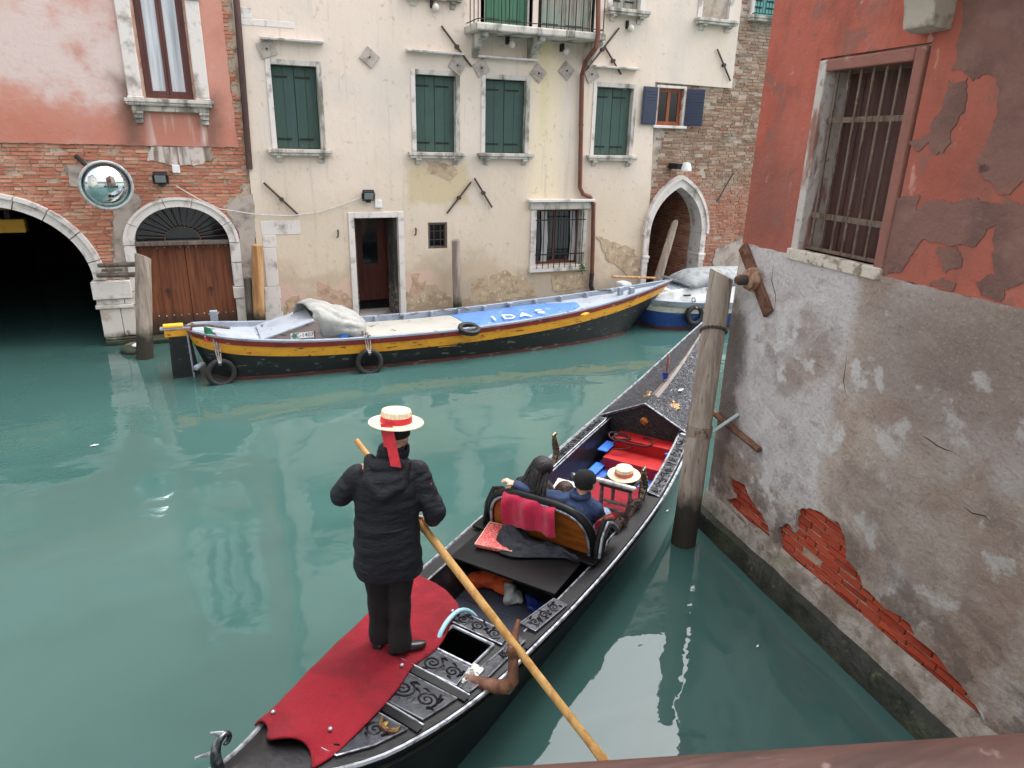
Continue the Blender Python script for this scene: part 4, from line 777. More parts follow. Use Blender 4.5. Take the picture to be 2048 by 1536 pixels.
def text_mesh(name,txt,size,mat_,parent,M_,depth=.0):
    c=bpy.data.curves.new(name,'FONT'); c.body=txt; c.size=size; c.align_x='CENTER'; c.align_y='CENTER'; c.extrude=depth
    o=bpy.data.objects.new(name,c); COL.objects.link(o); dg=bpy.context.evaluated_depsgraph_get(); me=bpy.data.meshes.new_from_object(o.evaluated_get(dg)); bpy.data.objects.remove(o)
    me.materials.clear(); q=link(name,me,mat_,parent); q.matrix_local=M_; return q
def hull_fn(bf,zf,flare,rake0,rake1,L):
    def P_(x,z,s_):
        zs_=zf(x); k=max(0,min(1,(zs_-z)/(zs_+.4))); y=bf(x)*(1-flare*k**1.3)
        xx=x-(x/L)**6*(zs_-z)*rake1+max(0,1-x/.9)**2*(zs_-z)*rake0
        return (xx,s_*y,z)
    return P_
def bands(parent,fn,zf,L,spec,n=64,out=0):
    for name,mt,a,b,th in spec:                   # a,b: drop below the sheer, or ('z',value)
        mb=MB()
        for s_ in (-1,1):
            rows=[]
            for i in range(n+1):
                x=L*i/n; zs_=zf(x); za=zs_-a if not isinstance(a,tuple) else a[1]; zb_=zs_-b if not isinstance(b,tuple) else b[1]
                if isinstance(b,tuple): za=max(za,zb_+.01)
                r=[]
                for k in range(5):
                    z=za+(zb_-za)*k/4; p=fn(x,z,s_); r.append((p[0],p[1]+s_*th,p[2]))
                p=fn(x,za,s_); q=fn(x,zb_,s_); rows.append([(p[0],p[1]-s_*.02,p[2])]+r+[(q[0],q[1]-s_*.02,q[2])])
            mb.strip(rows)
        rows=[]
        for k in range(5):                        # close the stern
            z=(zf(0)-a if not isinstance(a,tuple) else a[1]); z2=(zf(0)-b if not isinstance(b,tuple) else b[1]); z=z+(z2-z)*k/4
            p,q=fn(0,z,-1),fn(0,z,1); rows.append([(p[0]-(.10 if False else .0)-.12*math.sin(math.pi*j/8),p[1]-th+(q[1]-p[1]+2*th)*j/8,z) for j in range(9)])
        mb.strip(rows); mb.build(name,mt,parent,True,ang=.9)
def worn(n,a,b,c=S(120,110,100),r=.45,sc=1.0): return mat(n,a,[(b,nz((2*sc,2*sc,5*sc),.48,.68)),(c,nz((5*sc,5*sc,14*sc),.6,.66,5,.85,3)),(S(40,36,34),nz((3.5,3.5,16),.62,.67,5,.85,9))],r,bump=[(bn(12),.004)],coord='pos')
# ---------------- cargo boat
CB=empty('cargo_boat',(-.7,13.3,0),math.atan2(.36,10.55),'long yellow, red and black wooden cargo boat moored below the cream house','boat')
L=10.55
bf=smooth_tab([(0,.3),(.25,.48),(.8,.66),(1.8,.79),(3.2,.83),(5.5,.83),(7.2,.74),(8.6,.53),(9.7,.27),(10.55,.02)])
zf=smooth_tab([(0,.92),(.8,.79),(2,.69),(3.5,.65),(5,.66),(6.5,.72),(8,.83),(9.3,.98),(10.55,1.17)])
fn=hull_fn(bf,zf,.22,.35,1.0,L)
m_hred=worn('red_strake_paint',S(126,36,30),S(104,32,30),S(150,130,120)); m_hyel=worn('yellow_hull_paint',S(214,150,14),S(198,134,12),S(110,70,20)); m_hblk=worn('black_hull_paint',S(24,25,25),S(32,33,32),S(90,90,84),.4)
m_hboot=worn('red_brown_antifouling',S(88,48,46),S(72,42,40),S(130,110,100)); m_hwht=worn('pale_grey_deck_paint',S(146,154,166),S(132,140,152),S(140,130,120),.55); m_hgrey=worn('grey_bulwark_paint',S(142,152,166),S(126,136,150),S(100,96,92),.55)
bands(CB,fn,zf,L,[('gunwale',m_hwht,-.012,.025,.028),('red_strake',m_hred,.02,.12,.02),('yellow_strake',m_hyel,.12,.3,.008),('hull',m_hblk,.3,('z',.06),0),('boot_top',m_hboot,('z',.065),('z',-.35),.006)])
inn=lambda x,z,s_:(fn(x,z,s_)[0],fn(x,z,s_)[1]-s_*.05,z)
mb=MB()
for s_ in (-1,1): mb.strip([[(x,s_*max(0,bf(x)+.02),zf(x)+.012),(x,s_*max(0,bf(x)-.06),zf(x)+.012),(x,s_*max(0,bf(x)-.065),zf(x)-.14)] for x in [.02+(L-.06)*i/60 for i in range(61)]])
mb.build('bulwark',m_hgrey,CB,True,ang=.6)
m_deckp=worn('deck_paint',S(156,164,174),S(142,150,162),S(150,146,142),.6)
dzf=lambda x:zf(x)-.07-.05*math.sin(math.pi*min(1,max(0,(x-.2)/9.6)))
MB().strip([[(x,-max(.005,bf(x)-.05)+2*max(.005,bf(x)-.05)*j/8,dzf(x)+.025*math.sin(math.pi*j/8)) for j in range(9)] for x in [.0+(L-.08)*i/50 for i in range(51)]]).build('deck',m_deckp,CB,True)
MB().strip([[(-.1+.1*(1-math.sin(math.pi*j/8)),-.3+.6*j/8,z) for j in range(9)] for z in (.93,.935)]).build('stern_cap',m_hwht,CB)
for i in range(11):
    x=2.9+i*.62
    MB().box(x-.03,x+.03,bf(x)-.17,bf(x)-.06,zf(x)-.14,zf(x)+.02).build('rib',m_hwht,CB,bevel=.01)
    if i in (2,6): MB().box(x-.09,x+.09,bf(x)-.14,bf(x)-.05,zf(x)-.02,zf(x)+.03).build('cleat_block',m_hwht,CB,bevel=.01)
# hatch covers
m_creamh=worn('cream_hatch_paint',S(164,162,154),S(152,149,141),S(160,154,140),.6); m_blueh=worn('blue_tarp_panel',S(84,128,192),S(76,118,180),S(140,160,192),.5)
def hatch(x0,x1,mt,name,z=.03,pts=None):
    n=14; mb=MB(); rows=[]
    for i in range(n+1):
        x=x0+(x1-x0)*i/n; hw=min(bf(x)-.12,.68)
        if pts: hw=min(hw,pts(x))
        rows.append([(x,-hw+2*hw*j/8,dzf(x)+z+.045*math.sin(math.pi*j/8)) for j in range(9)])
    mb.strip(rows); e=[[(r[0][0],r[0][1],r[0][2]-.05),r[0]] for r in rows]; mb.strip(e); e=[[(r[-1][0],r[-1][1],r[-1][2]-.05),r[-1]] for r in rows]; mb.strip(e)
    mb.strip([[(p[0],p[1],p[2]-.05) for p in rows[0]],rows[0]]); mb.strip([[(p[0],p[1],p[2]-.05) for p in rows[-1]],rows[-1]])
    return mb.build(name,mt,CB,True,ang=.6)
hatch(2.95,5.15,m_creamh,'hatch_cover'); hb=hatch(5.165,7.95,m_blueh,'hatch_cover',.034,lambda x:.7 if x<7.1 else .72-(x-7.1)*.62)
m_letter=mat('white_letter',S(226,226,220))
CBi=CB.matrix_basis.inverted()
for chh,px,py in (('I',988,637),('D',1018,635),('A',1049,633),('S',1080,629)):
    p=CBi@ONZ(px,py,.68); zz=dzf(p.x)+.075+.045*math.sin(math.pi*max(0,min(1,(p.y+.68)/1.36)))+.006
    text_mesh('letter',chh,.42,m_letter,hb,Matrix.Translation((p.x,p.y,zz))@Matrix.Rotation(R(-8),4,'Z')@Matrix.Rotation(R(3),4,'X'),.002)
p=CBi@ONZ(1170,632,.72); MB().box(-.13,.13,-.05,.05,0,.012,0,Matrix.Translation((p.x,p.y,dzf(p.x)+.062))@Matrix.Rotation(R(35),4,'Z')).build('sticker',m_hyel,hb)
# engine box with registration plate
pr=[(1.1,.58),(1.15,.7),(2.05,.96),(2.3,.98),(3.0,.7),(3.0,.58)]
m_brn=worn('brown_side_board',S(146,130,124),S(130,114,110),S(168,156,148),.7)
eb=MB().loft([[(x,-.5,z) for x,z in pr],[(x,.5,z) for x,z in pr]]).build('engine_box',m_brn,CB)
for k,(ya,yb) in enumerate(((-.54,-.01),(.0,.54))):
    M_=Matrix.Translation((1.6,0,.845))@Matrix.Rotation(-math.atan2(.26,.9),4,'Y'); MB().box(-.5,.5,ya,yb,-.012,.02,0,M_).build('box_lid',m_deckp,eb,bevel=.006)
def platepx(px,py,txt,w_,mt2,sz,z=.74,parent=eb,y=-.512,inv=CBi,col=m_white):
    r=ray(px,py); a=inv@Vector((0,0,H)); d=(inv.to_3x3())@r; t=(y-a.y)/d.y; q=a+d*t
    o=MB().box(-w_/2,w_/2,-.004,.004,-.055,.055,0,Matrix.Translation((q.x,y,q.z))).build('registration_plate',col,parent)
    if txt: text_mesh('plate_text',txt,sz,mt2,o,Matrix.Translation((q.x,y-.006,q.z))@Matrix.Rotation(R(90),4,'X'),.001)
    return q
m_ink=mat('black_ink',S(30,30,34)); m_inkg=mat('green_ink',S(60,130,84))
platepx(609,670,'C-1407',.34,m_ink,.11); platepx(588,672,'♣',.12,m_inkg,.1)
q=platepx(628,668,'',.04,m_ink,.1,col=m_iron)
# tiller, rudder, flag, stern fittings
rd=MB(); prz=[(-.44,-.4),(-.4,.82),(-.06,.86),(.08,-.4)]; rd.loft([[(x,-.05,z) for x,z in prz],[(x,.05,z) for x,z in prz]]); rd=rd.build('rudder',m_hblk,CB,bevel=.012)
MB().box(-.46,-.06,-.07,.07,.78,.92).build('rudder_head',m_hyel,rd,bevel=.01); MB().box(-.52,-.02,-.085,.085,.92,.945).build('rudder_cap',m_hwht,rd); MB().box(-.47,-.14,-.08,.08,.947,1.0).build('cap_block',mat('orange_yellow_paint',S(236,170,30),rough=.5),rd,bevel=.015)
MB().tube([(-.2,0,.95),(.25,-.1,.96),(.62,-.22,.9)],.026,8).build('tiller',m_post_d,rd,True)
MB().tube([(-.09,-.07,.82),(-.07,-.07,-.1)],.018,8).build('gudgeon_pipe',m_hwht,rd,True); MB().lathe([(.05,0),(.05,.22),(.03,.24)],12,(.1,-.25,.28),(-.6,-1,0)).build('exhaust',m_hwht,CB,True)
p=CBi@ONZ(412,672,.85)
MB().tube([(p.x,p.y,.76),(p.x+.02,p.y-.01,1.02)],.006,5).build('flag_staff',m_iron,CB)
fl=[]
for k,(cl,z0,z1) in enumerate(((S(30,110,70),.86,1.03),(S(210,210,205),.84,.86),(S(196,70,60),.76,.84))):
    MB().strip([[(p.x-.02+.02*j,p.y-.012-.01*math.sin(j*1.3+k),z1-.008*j),(p.x-.02+.04*j-.02*k,p.y-.02+.012*math.cos(j),z0-.008*j)] for j in range(6)]).build('flag',mat('flag_cloth%d'%k,cl,rough=.9),CB,True)
for px,py,s_ in ((428,634,.07),(1262,596,.06),(1240,594,.06)):
    p=CBi@ONZ(px,py,.85); MB().box(p.x-s_,p.x+s_,p.y-s_*.8,p.y+s_*.8,dzf(p.x),dzf(p.x)+.2).box(p.x-s_*1.3,p.x+s_*1.3,p.y-.02,p.y+.02,dzf(p.x)+.12,dzf(p.x)+.15).build('bitt',m_hwht,CB,bevel=.012)
x=3.6; MB().box(4.4,4.75,-.8,-.775,.44-.08,.47-.08).box(4.4,4.75,-.8,-.775,.395-.08,.41-.08).build('vent_bar',m_hyel,CB)
# tarpaulin heaped over the engine box
tp=[]; N=44
prof=[(1.98,.93,1.2,.42),(2.1,.82,1.26,.5),(2.35,.76,1.2,.58),(2.55,.72,1.12,.6),(2.8,.68,1.04,.58),(2.98,.67,.93,.48),(3.08,.67,.82,.3),(3.13,.7,.76,.1)]
pfn=[smooth_tab([(p[0],p[c_]) for p in prof]) for c_ in (1,2,3)]
for k in range(31):
    x=1.98+1.15*k/30; z0,z1,hw=[q(x) for q in pfn]; ring=[]
    for i in range(N+1):
        t=math.pi*i/N; y=-hw*math.cos(t); z=z0+(z1-z0)*math.sin(t)**.6
        nn_=mnoise.noise(Vector((x*1.6,t*1.1,3))); cr_=abs(math.sin(t*5.5+2.6*nn_+1.1*x))**.6; fold=.05*(cr_-.6)*min(1,k/5)+.03*mnoise.noise(Vector((x*4.5,t*3,1)))+.012*mnoise.noise(Vector((x*14,t*9,1)))
        ring.append((x+.12*math.cos(t)*max(0,1-k/6)-.04*abs(math.cos(t*3))*(k<2),y*(1+fold*1.2),z+fold*math.sin(t)-.05*(i in (0,N))*(1+math.sin(x*9))))
    tp.append(ring)
tb=MB().strip(tp); to=tb.build('tarpaulin',mat('grey_canvas',S(150,150,146),[(S(134,133,129),nz(3,.45,.65)),(S(164,163,158),nz(9,.55,.7,5,.6))],.85,bump=[(bn(9,4),.014),(bn(60),.003)],coord='pos'),None,True)
to.matrix_world=CB.matrix_basis; so_=to.modifiers.new('t','SOLIDIFY'); so_.thickness=.012; tag(to,'grey canvas tarpaulin heaped over the engine box of the cargo boat','tarpaulin')
bag=MB().ball((0,0,0),.12,.05,.07,10,6).build('plastic_bag',mat('blue_plastic',S(40,120,214),[(S(70,150,230),nz(14,.5,.7))],.35,coord='pos'),None,True); bag.matrix_world=CB.matrix_basis@Matrix.Translation((2.62,-.55,.68)); tag(bag,'bright blue plastic bag under the edge of the grey tarpaulin','bag')
# tyres and ropes
def tyre(c,ax,r,label,rope_to=None,w_=.055):
    e=empty('tyre_fender',c,0,label,'tyre','tyre fenders'); mb=MB(); a,b,d=frame(ax); n=32; k=10; rings=[]
    for i in range(n):
        th=2*math.pi*i/n; o=a*math.cos(th)+b*math.sin(th); ring=[]
        for j in range(k):
            u=2*math.pi*j/k; ring.append(o*(r+w_*.85*math.copysign(abs(math.cos(u))**.7,math.cos(u)))+d*(w_*math.copysign(abs(math.sin(u))**.7,math.sin(u))))
        rings.append(ring)
    mb.loft(rings,False,True).build('tyre',m_rubber,e,True)
    if rope_to:
        rt=Vector(rope_to)-Vector(c)
        for dx in (-.035,0,.04): MB().tube([rt+Vector((dx*1.3,0,0)),rt*.6+Vector((dx,-.03,0)),Vector((dx*.6,-.03,r*1.1)),Vector((dx*.4,-.075,r*.95)),Vector((dx*.4,-.03,r*.72))],.011,6).build('rope',m_rope,e,True)
        MB().torus(rt+Vector((0,.02,.03)),.05,.014,(1,.3,0),12,6).build('knot',m_rope,e,True)
    return e
c1=ONZ(443,752,.14); tyre((c1.x,c1.y,.2),(.15,-1,.12),.215,'tyre hanging at the stern corner of the cargo boat',(c1.x-.02,c1.y+.12,.83))
CBm=CB.matrix_basis
p=CBm@Vector((2.98,-.92,.2)); tyre(p,(-.05,-1,.12),.215,'tyre hanging on ropes amidships on the cargo boat',(p.x+.0,p.y+.1,.67))
q=CBi@ONZ(938,655,.68); p=CBm@Vector((q.x,q.y,dzf(q.x)+.11)); tyre(p,(.05,-.25,1),.185,'small black tyre lying flat on the cream hatch cover',None,.055)
tag(MB().tube([CBm@Vector(v) for v in ((3.05,-.8,.69),(3.0,-.6,.66),(2.95,-.3,.68),(2.9,.2,.7))],.014,6).build('mooring_rope',m_rope,None,True),'grey rope across the cargo boat beside the tarpaulin','rope','ropes on the cargo boat')
tag(MB().tube([CBm@Vector((x,.72+.03*math.sin(x*9),zf(x)+.02+.03*math.sin(x*13))) for x in [5.0+.08*i for i in range(9)]],.016,6).build('mooring_rope',m_rope,None,True),'pale rope bundle on the far rail of the cargo boat','rope','ropes on the cargo boat')
# ---------------- white and blue motor boat behind its bow
MBt=empty('motor_boat',(9.0,14.2,0),R(-5),'white, grey and blue motor boat under the gothic gate, partly behind the big post','boat')
L2=6.0; bf2=smooth_tab([(0,.12),(.15,.4),(.5,.68),(1.2,.86),(2.5,.92),(6,.88)]); zf2=smooth_tab([(0,.74),(1.5,.66),(3,.62),(6,.6)]); fn2=hull_fn(bf2,zf2,.18,.6,0,L2)
m_bblue=worn('blue_hull_paint',S(28,64,128),S(24,54,112),S(80,90,110)); m_bcream=worn('cream_hull_paint',S(196,192,176),S(180,176,160),S(150,146,136)); m_brub=mat('aluminium_rub_rail',S(150,154,162),[(S(120,124,132),nz((3,3,9),.45,.6))],.4,.5,coord='pos')
bands(MBt,fn2,zf2,L2,[('rub_rail',m_brub,-.02,.11,.04),('topsides',m_bcream,.11,.26,0),('hull',m_bblue,.26,('z',.07),0),('boot_top',m_hboot,('z',.075),('z',-.3),.004)],40)
MB().strip([[(x,-(bf2(x)-.02)+2*(bf2(x)-.02)*j/8,zf2(x)+.01+.03*math.sin(math.pi*j/8)) for j in range(9)] for x in [.0+5.9*i/20 for i in range(21)]]).build('deck',m_deckp,MBt,True)
pr=lambda x,hw,z0,z1:[(x,-hw,z0),(x,-hw*.82,z1),(x,hw*.82,z1),(x,hw,z0)]
MB().loft([pr(.45,.4,.72,.76),pr(.95,.62,.69,.9),pr(1.6,.7,.66,1.02),pr(5.6,.7,.6,1.02)]).build('cabin',mat('white_gelcoat',S(212,214,214),[(S(190,190,188),nz(3,.5,.7))],.3,coord='pos'),MBt,bevel=.03)
MB().loft([[(x,y,z+.012) for x,y,z in ((.5,-.3,.76),(.5,.3,.76),(1.5,.5,1.0),(1.5,-.5,1.0))],[(x,y,z+.03) for x,y,z in ((.5,-.3,.76),(.5,.3,.76),(1.5,.5,1.0),(1.5,-.5,1.0))]]).build('fore_hatch',m_hgrey,MBt)
m_canv=mat('grey_canvas_hood',S(140,145,147),[(S(118,123,125),nz((6,6,3),.45,.65))],.8,bump=[(bn(9),.02)],coord='pos')
rows=[]
for k,(x,z,hw) in enumerate(((1.35,1.04,.66),(1.55,1.2,.64),(1.75,1.32,.6),(2.4,1.36,.6),(4.8,1.3,.6))):
    rows.append([(x+.12*math.sin(math.pi*j/10)*-1,-hw+2*hw*j/10,.98+(z-.98)*min(1,(math.sin(math.pi*j/10))**.35+.0)+.01*math.sin(j*2+k)) for j in range(11)])
cv=MB().strip(rows).build('canvas_hood',m_canv,MBt,True); s9=cv.modifiers.new('t','SOLIDIFY'); s9.thickness=.015
MB().tube([(1.32-.12*math.sin(math.pi*j/12),-.68+1.36*j/12,1.03+.05*math.sin(math.pi*j/12)) for j in range(13)],.035,8).build('windscreen_frame',m_brub,MBt,True)
MBi=MBt.matrix_basis.inverted()
platepx(1420,579,'1B·41',.42,m_ink,.12,parent=MBt,y=-.66,inv=MBi); MB().box(1.15,1.35,-.675,-.66,.8,.84).build('vent',m_iron,MBt)
p=ONZ(1384,660,.0); tyre((p.x,p.y-.02,.38),(.05,-1,.1),.2,'tyre hanging on the side of the blue and white motor boat',(p.x,p.y+.05,.7),.07)
# ---------------- small dinghy with white outboard, tucked behind
DG=empty('dinghy',(8.7,15.15,0),0,'small dark blue dinghy with a white outboard, mostly hidden behind the cargo boat','boat')
bf3=smooth_tab([(0,.3),(.6,.45),(1.6,.42),(2.4,.1)]); zf3=smooth_tab([(0,.4),(1.2,.36),(2.4,.5)]); fn3=hull_fn(bf3,zf3,.2,.1,.5,2.4)
bands(DG,fn3,zf3,2.4,[('gunwale',m_hgrey,-.01,.05,.02),('hull',m_bblue,.05,('z',-.25),0)],24); MB().strip([[(x,-bf3(x)+2*bf3(x)*j/4,.2) for j in range(5)] for x in [2.3*i/10 for i in range(11)]]).build('floor',m_hgrey,DG)
q=F(1248,556,15.1); OM=empty('outboard_motor',(q[0],15.1,.42),0,'white outboard motor beside the wall near the gothic gate','motor')
MB().box(-.15,.16,-.17,.17,.02,.46).build('cowling',m_white,OM,bevel=.05); MB().box(-.08,.08,-.08,.08,-.7,.02).build('leg',m_iron,OM,bevel=.02); MB().box(.3,.75,-.2,.2,-.2,.2).build('mount',m_hgrey,OM,bevel=.03)
a,b=F(1224,553,14.95),F(1310,556,14.95); tag(MB().tube([(a[0],14.95,a[1]),(b[0],14.95,b[1])],.03,8).build('boat_pole',m_post_y,None,True),'wooden pole lying level over the white outboard','pole')
for px,py,s_ in ((189,891,.06),(1516,1293,.022),(1335,1022,.03)):
    p=ONZ(px,py,.012); mb=MB(); mb.add([(p.x-s_,p.y,.012),(p.x,p.y-s_*.4,.02),(p.x+s_,p.y+.02,.014),(p.x,p.y+s_*.45,.022)],[(0,1,3),(1,2,3)]); tag(mb.build('floating_scrap',m_white,None),{189:'white scrap floating in the water at the left',1516:'tiny white scrap floating near the right wall',1335:'small white scrap floating beside the big post'}[px],'litter','scraps on the water')
# ================================================================ gondola
GA=R(38); gax=Vector((math.cos(GA),math.sin(GA),0)); gnx=Vector((math.sin(GA),-math.cos(GA),0)); gorg=gax*7-gnx*2.58
GD=empty('gondola',gorg,GA,'black gondola with carved decks carrying a gondolier and passengers','gondola')
def g(s_,n_,z): return Vector((s_-7,-n_,z))
def gw(s_,n_,z): return gorg+gax*(s_-7)+gnx*n_+Vector((0,0,z))
def GP(px,py,z): p=ONZ(px,py,z); return (p.dot(gax),p.dot(gnx)+2.58)
gR=smooth_tab([(1.3,.01),(1.52,.04),(1.75,.2),(2.2,.47),(2.54,.57),(2.97,.64),(3.4,.68),(3.9,.7),(4.5,.73),(5.4,.76),(6.2,.765),(6.9,.745),(8.2,.64),(9.2,.52),(10.2,.36),(11.2,.16),(12,-.04),(12.4,-.13)])
gL=smooth_tab([(1.3,.0),(1.52,.03),(1.8,.1),(2.11,.21),(2.72,.4),(3.35,.53),(4,.615),(4.66,.665),(5.5,.715),(7.3,.765),(8.2,.75),(9.3,.67),(10.8,.5),(11.6,.36),(12.4,.17)])
def GB(s_,sd_): return gL(s_) if sd_<0 else gR(s_)
def gb(s_): return (gL(s_)+gR(s_))/2
gz_=smooth_tab([(1.3,1.2),(1.7,1.03),(2.2,.88),(3,.71),(4,.59),(5,.53),(6.5,.5),(8,.54),(9,.63),(10,.77),(11,.97),(12,1.25),(12.4,1.4)])
m_lac=mat('black_lacquer',S(18,18,19),[(S(28,28,30),nz(3,.45,.7)),(S(70,72,76),nz((14,14,14),.66,.8,5,.4))],.32,bump=[(bn(18),.001)],coord='pos',spec=.22)
m_lac2=mat('dull_black_wood',S(22,22,24),[(S(36,36,40),nz((8,8,8),.5,.7)),(S(70,66,62),nz(20,.62,.76,5,.5))],.4,bump=[(bn(30),.002)],coord='pos')
m_plank=mat('dark_grey_planks',S(62,66,76),[(S(50,53,62),nz((3,3,9),.45,.65)),(S(84,86,92),nz(16,.6,.76,5,.5))],.35,coord='pos')
m_carve=mat('carved_black_panel',S(52,54,60),[(S(70,72,80),nz(9,.45,.65)),(S(50,51,56),nz(30,.56,.7,3,.6))],.3,bump=[(bn(40),.004)],coord='pos')
m_carve2=mat('carved_foredeck',S(66,69,78),[(S(30,31,36),lambda q:q.ss(q.noise(13,3,.5,3.2),.5,.6)),(S(112,117,128),lambda q:q.ss(q.noise(13,3,.5,3.2),.36,.28))],.28,bump=[(lambda q:q.ss(q.noise(13,3,.5,3.2),.38,.6),.03)],coord='pos')
m_edge=mat('silver_edge',S(176,180,188),[(S(110,112,120),nz(14,.45,.65))],.3,.5,coord='pos')
m_brass=mat('brass',S(196,166,96),[(S(110,92,60),nz(30,.42,.6))],.35,.9,coord='pos')
m_gold=mat('gold_leaf',S(124,100,58),[(S(100,52,40),nz(30,.5,.62)),(S(60,52,40),nz(40,.56,.66))],.4,.5,bump=[(bn(50),.006)],coord='pos')
SS=[1.55+(12.4-1.55)*i/88 for i in range(89)]
mb=MB(); rows=[]
for s_ in SS:
    b,z,cm=gb(s_),gz_(s_),(gR(s_)-gL(s_))/2; r=[]
    for t in (0,.12,.3,.55,.8,1): r.append(g(s_,cm-b*(1-.42*t**1.5),z-(z+.25)*t))
    r2=[g(s_,cm+b*(1-.42*t**1.5),z-(z+.25)*t) for t in (1,.8,.55,.3,.12,0)]; rows.append(r+r2)
mb.strip(rows); mb.build('hull',m_lac,GD,True,ang=1.2)
for sd_ in (-1,1):
    MB().tube([g(s_,sd_*(GB(s_,sd_)+.012),gz_(s_)-.006) for s_ in SS],.016,6).build('rub_rail',m_edge,GD,True)
    MB().tube([g(s_,sd_*(GB(s_,sd_)+.01-.02),gz_(s_)-.1) for s_ in SS[4:-4]],.018,6).build('lower_rail',m_lac2,GD,True)
def deck(outer,holes,zf_,name,mt,parent=GD,th=.03,step=.08,smooth=True,bevel=0):
    xs=[p[0] for p in outer]; ns=[p[1] for p in outer]; ex=[]
    x=min(xs)+step/2
    while x<max(xs):
        y=min(ns)+step/2
        while y<max(ns):
            if inpoly((x,y),outer) and not any(inpoly((x,y),h) for h in holes): ex.append((x,y))
            y+=step
        x+=step
    t=MB(); plate(t,outer,holes,0,th,0,ex); m_=MB(); m_.add([g(u,n_,zf_(u,n_)-d) for u,d,n_ in t.v],t.f); return m_.build(name,mt,parent,smooth,bevel,ang=.5)
sz=lambda s_,n_:gz_(s_)+.04*(1-min(1,abs(n_)/max(.05,GB(s_,n_)))**2)
def edge_line(s0,s1,side,inset,k=24): return [(s0+(s1-s0)*i/k,side*(GB(s0+(s1-s0)*i/k,side)-inset)) for i in range(k+1)]
hat_=rect(3.3,3.6,.1,.47)
st=edge_line(1.6,3.72,-1,.01)+[(3.9,-.5),(3.95,-.38),(3.86,-.1),(3.84,.1),(3.82,.5),(3.72,gR(3.72)-.01)]+edge_line(3.7,1.6,1,.01)
deck(st,[hat_,rect(3.3,3.6,-.47,-.1)],sz,'stern_deck',m_lac2)
# side decks
for sd_ in (-1,1):
    o=edge_line(3.74,8.6,sd_,.01)+edge_line(8.6,5.7,sd_,.18)+edge_line(5.4,3.74,sd_,.135); o=[(a,b) for a,b in o]; deck(o,[],lambda s_,n_:gz_(s_)+.004,'side_deck',m_lac2,step=.3)
    MB().tube([g(s_,sd_*(GB(s_,sd_)-(.138 if s_<5.5 else .183)),gz_(s_)+.008) for s_ in [3.9+4.6*i/30 for i in range(31)]],.009,6).build('coaming_edge',m_edge,GD,True)
    mb=MB().strip([[g(s_,sd_*(GB(s_,sd_)-(.135 if s_<5.5 else .18)),gz_(s_)+.003),g(s_,sd_*(GB(s_,sd_)-.2),.3),g(s_,sd_*(GB(s_,sd_)-.26),.08)] for s_ in [3.7+4.9*i/30 for i in range(31)]]); mb.build('inner_side',m_lac2,GD,True)
    for dz_ in (.1,.2): MB().tube([g(s_,sd_*(GB(s_,sd_)-.175-.02*dz_),gz_(s_)-dz_) for s_ in [5.6+2.9*i/20 for i in range(21)]],.007,6).build('brass_line',m_brass,GD,True)
# well floor: planks
for i in range(4):
    s0=3.86+i*.3; hw=gb(s0)-.16; MB().box(s0-7,s0+.293-7,-hw,hw,.16,.2).build('floor_plank',m_plank,GD,bevel=.004)
MB().box(3.8-7,3.84-7,-.5,.5,.0,.6).build('bulkhead',m_lac2,GD)
MB().box(5.06-7,8.52-7,-.5,.5,.05,.1).build('floor',mat('blue_floor_paint',S(52,104,190),[(S(40,84,160),nz(5,.45,.65))],.5,coord='pos'),GD)
# carved scrolls
def scroll(mb,cs,cn,r,turns,zf_,sgn=1,ph=0,w_=.0095,tail=0):
    pts=[]; N=int(18*turns)
    for i in range(N+1):
        t=i/N; a=ph+sgn*2*math.pi*turns*t; rr=r*(1-.9*t); s_=cs+rr*math.cos(a); n_=cn+rr*math.sin(a); pts.append(g(s_,n_,zf_(s_,n_)+.014))
    mb.tube(pts,[w_*(1-.4*i/N) for i in range(N+1)],5)
    for k in range(5):
        a=ph+sgn*2*math.pi*turns*(.06+.14*k); s_=cs+r*1.02*math.cos(a); n_=cn+r*1.02*math.sin(a); s2=cs+r*1.5*math.cos(a+sgn*.5); n2=cn+r*1.5*math.sin(a+sgn*.5)
        mb.tube([g(s_,n_,zf_(s_,n_)+.014),g((s_+s2)/2+.01,(n_+n2)/2,zf_(s_,n_)+.016),g(s2,n2,zf_(s2,n2)+.012)],[w_,w_*.9,w_*.3],5)
def carved(poly,scr,name='carved_panel'):
    o=deck(poly,[],lambda s_,n_:sz(s_,n_)+.014,name,m_carve,th=.018,step=.06)
    mb=MB()
    for a in scr: scroll(mb,*a[:4],lambda s_,n_:sz(s_,n_),*(a[4:] if len(a)>4 else ()))
    mb.build('scrollwork',m_lac,o,True)['kind']='stuff'
    pts=[g(s_,n_,sz(s_,n_)+.016) for s_,n_ in poly]; MB().tube(pts,.006,5,True).build('panel_edge',m_edge,o,True)
carved([(3.64,.02),(3.8,.03),(3.79,.5),(3.64,.52)],[(3.72,.12,.055,1.6),(3.72,.26,.06,1.8,-1,1),(3.72,.41,.055,1.6,1,2)])
carved([(3.04,.16),(3.27,.12),(3.27,.47),(3.06,.5)],[(3.15,.24,.075,2,1,.5),(3.16,.4,.06,1.7,-1,2)])
carved([(3.06,.53),(3.3,.53),(3.62,.55),(3.8,.53),(3.8,.63),(3.3,.62),(3.06,.6)],[(3.7,.58,.035,1.5),(3.55,.585,.03,1.5,-1)])
carved([(2.64,.14),(2.95,.1),(2.96,.57),(2.66,.52)],[(2.8,.25,.085,2.1),(2.82,.43,.075,1.9,-1,2)])
carved([(2.06,.1),(2.52,.06),(2.53,.5),(2.3,.44),(2.1,.34)],[(2.4,.18,.075,2),(2.4,.36,.065,1.8,-1,1),(2.2,.24,.065,1.9,-1,2)])
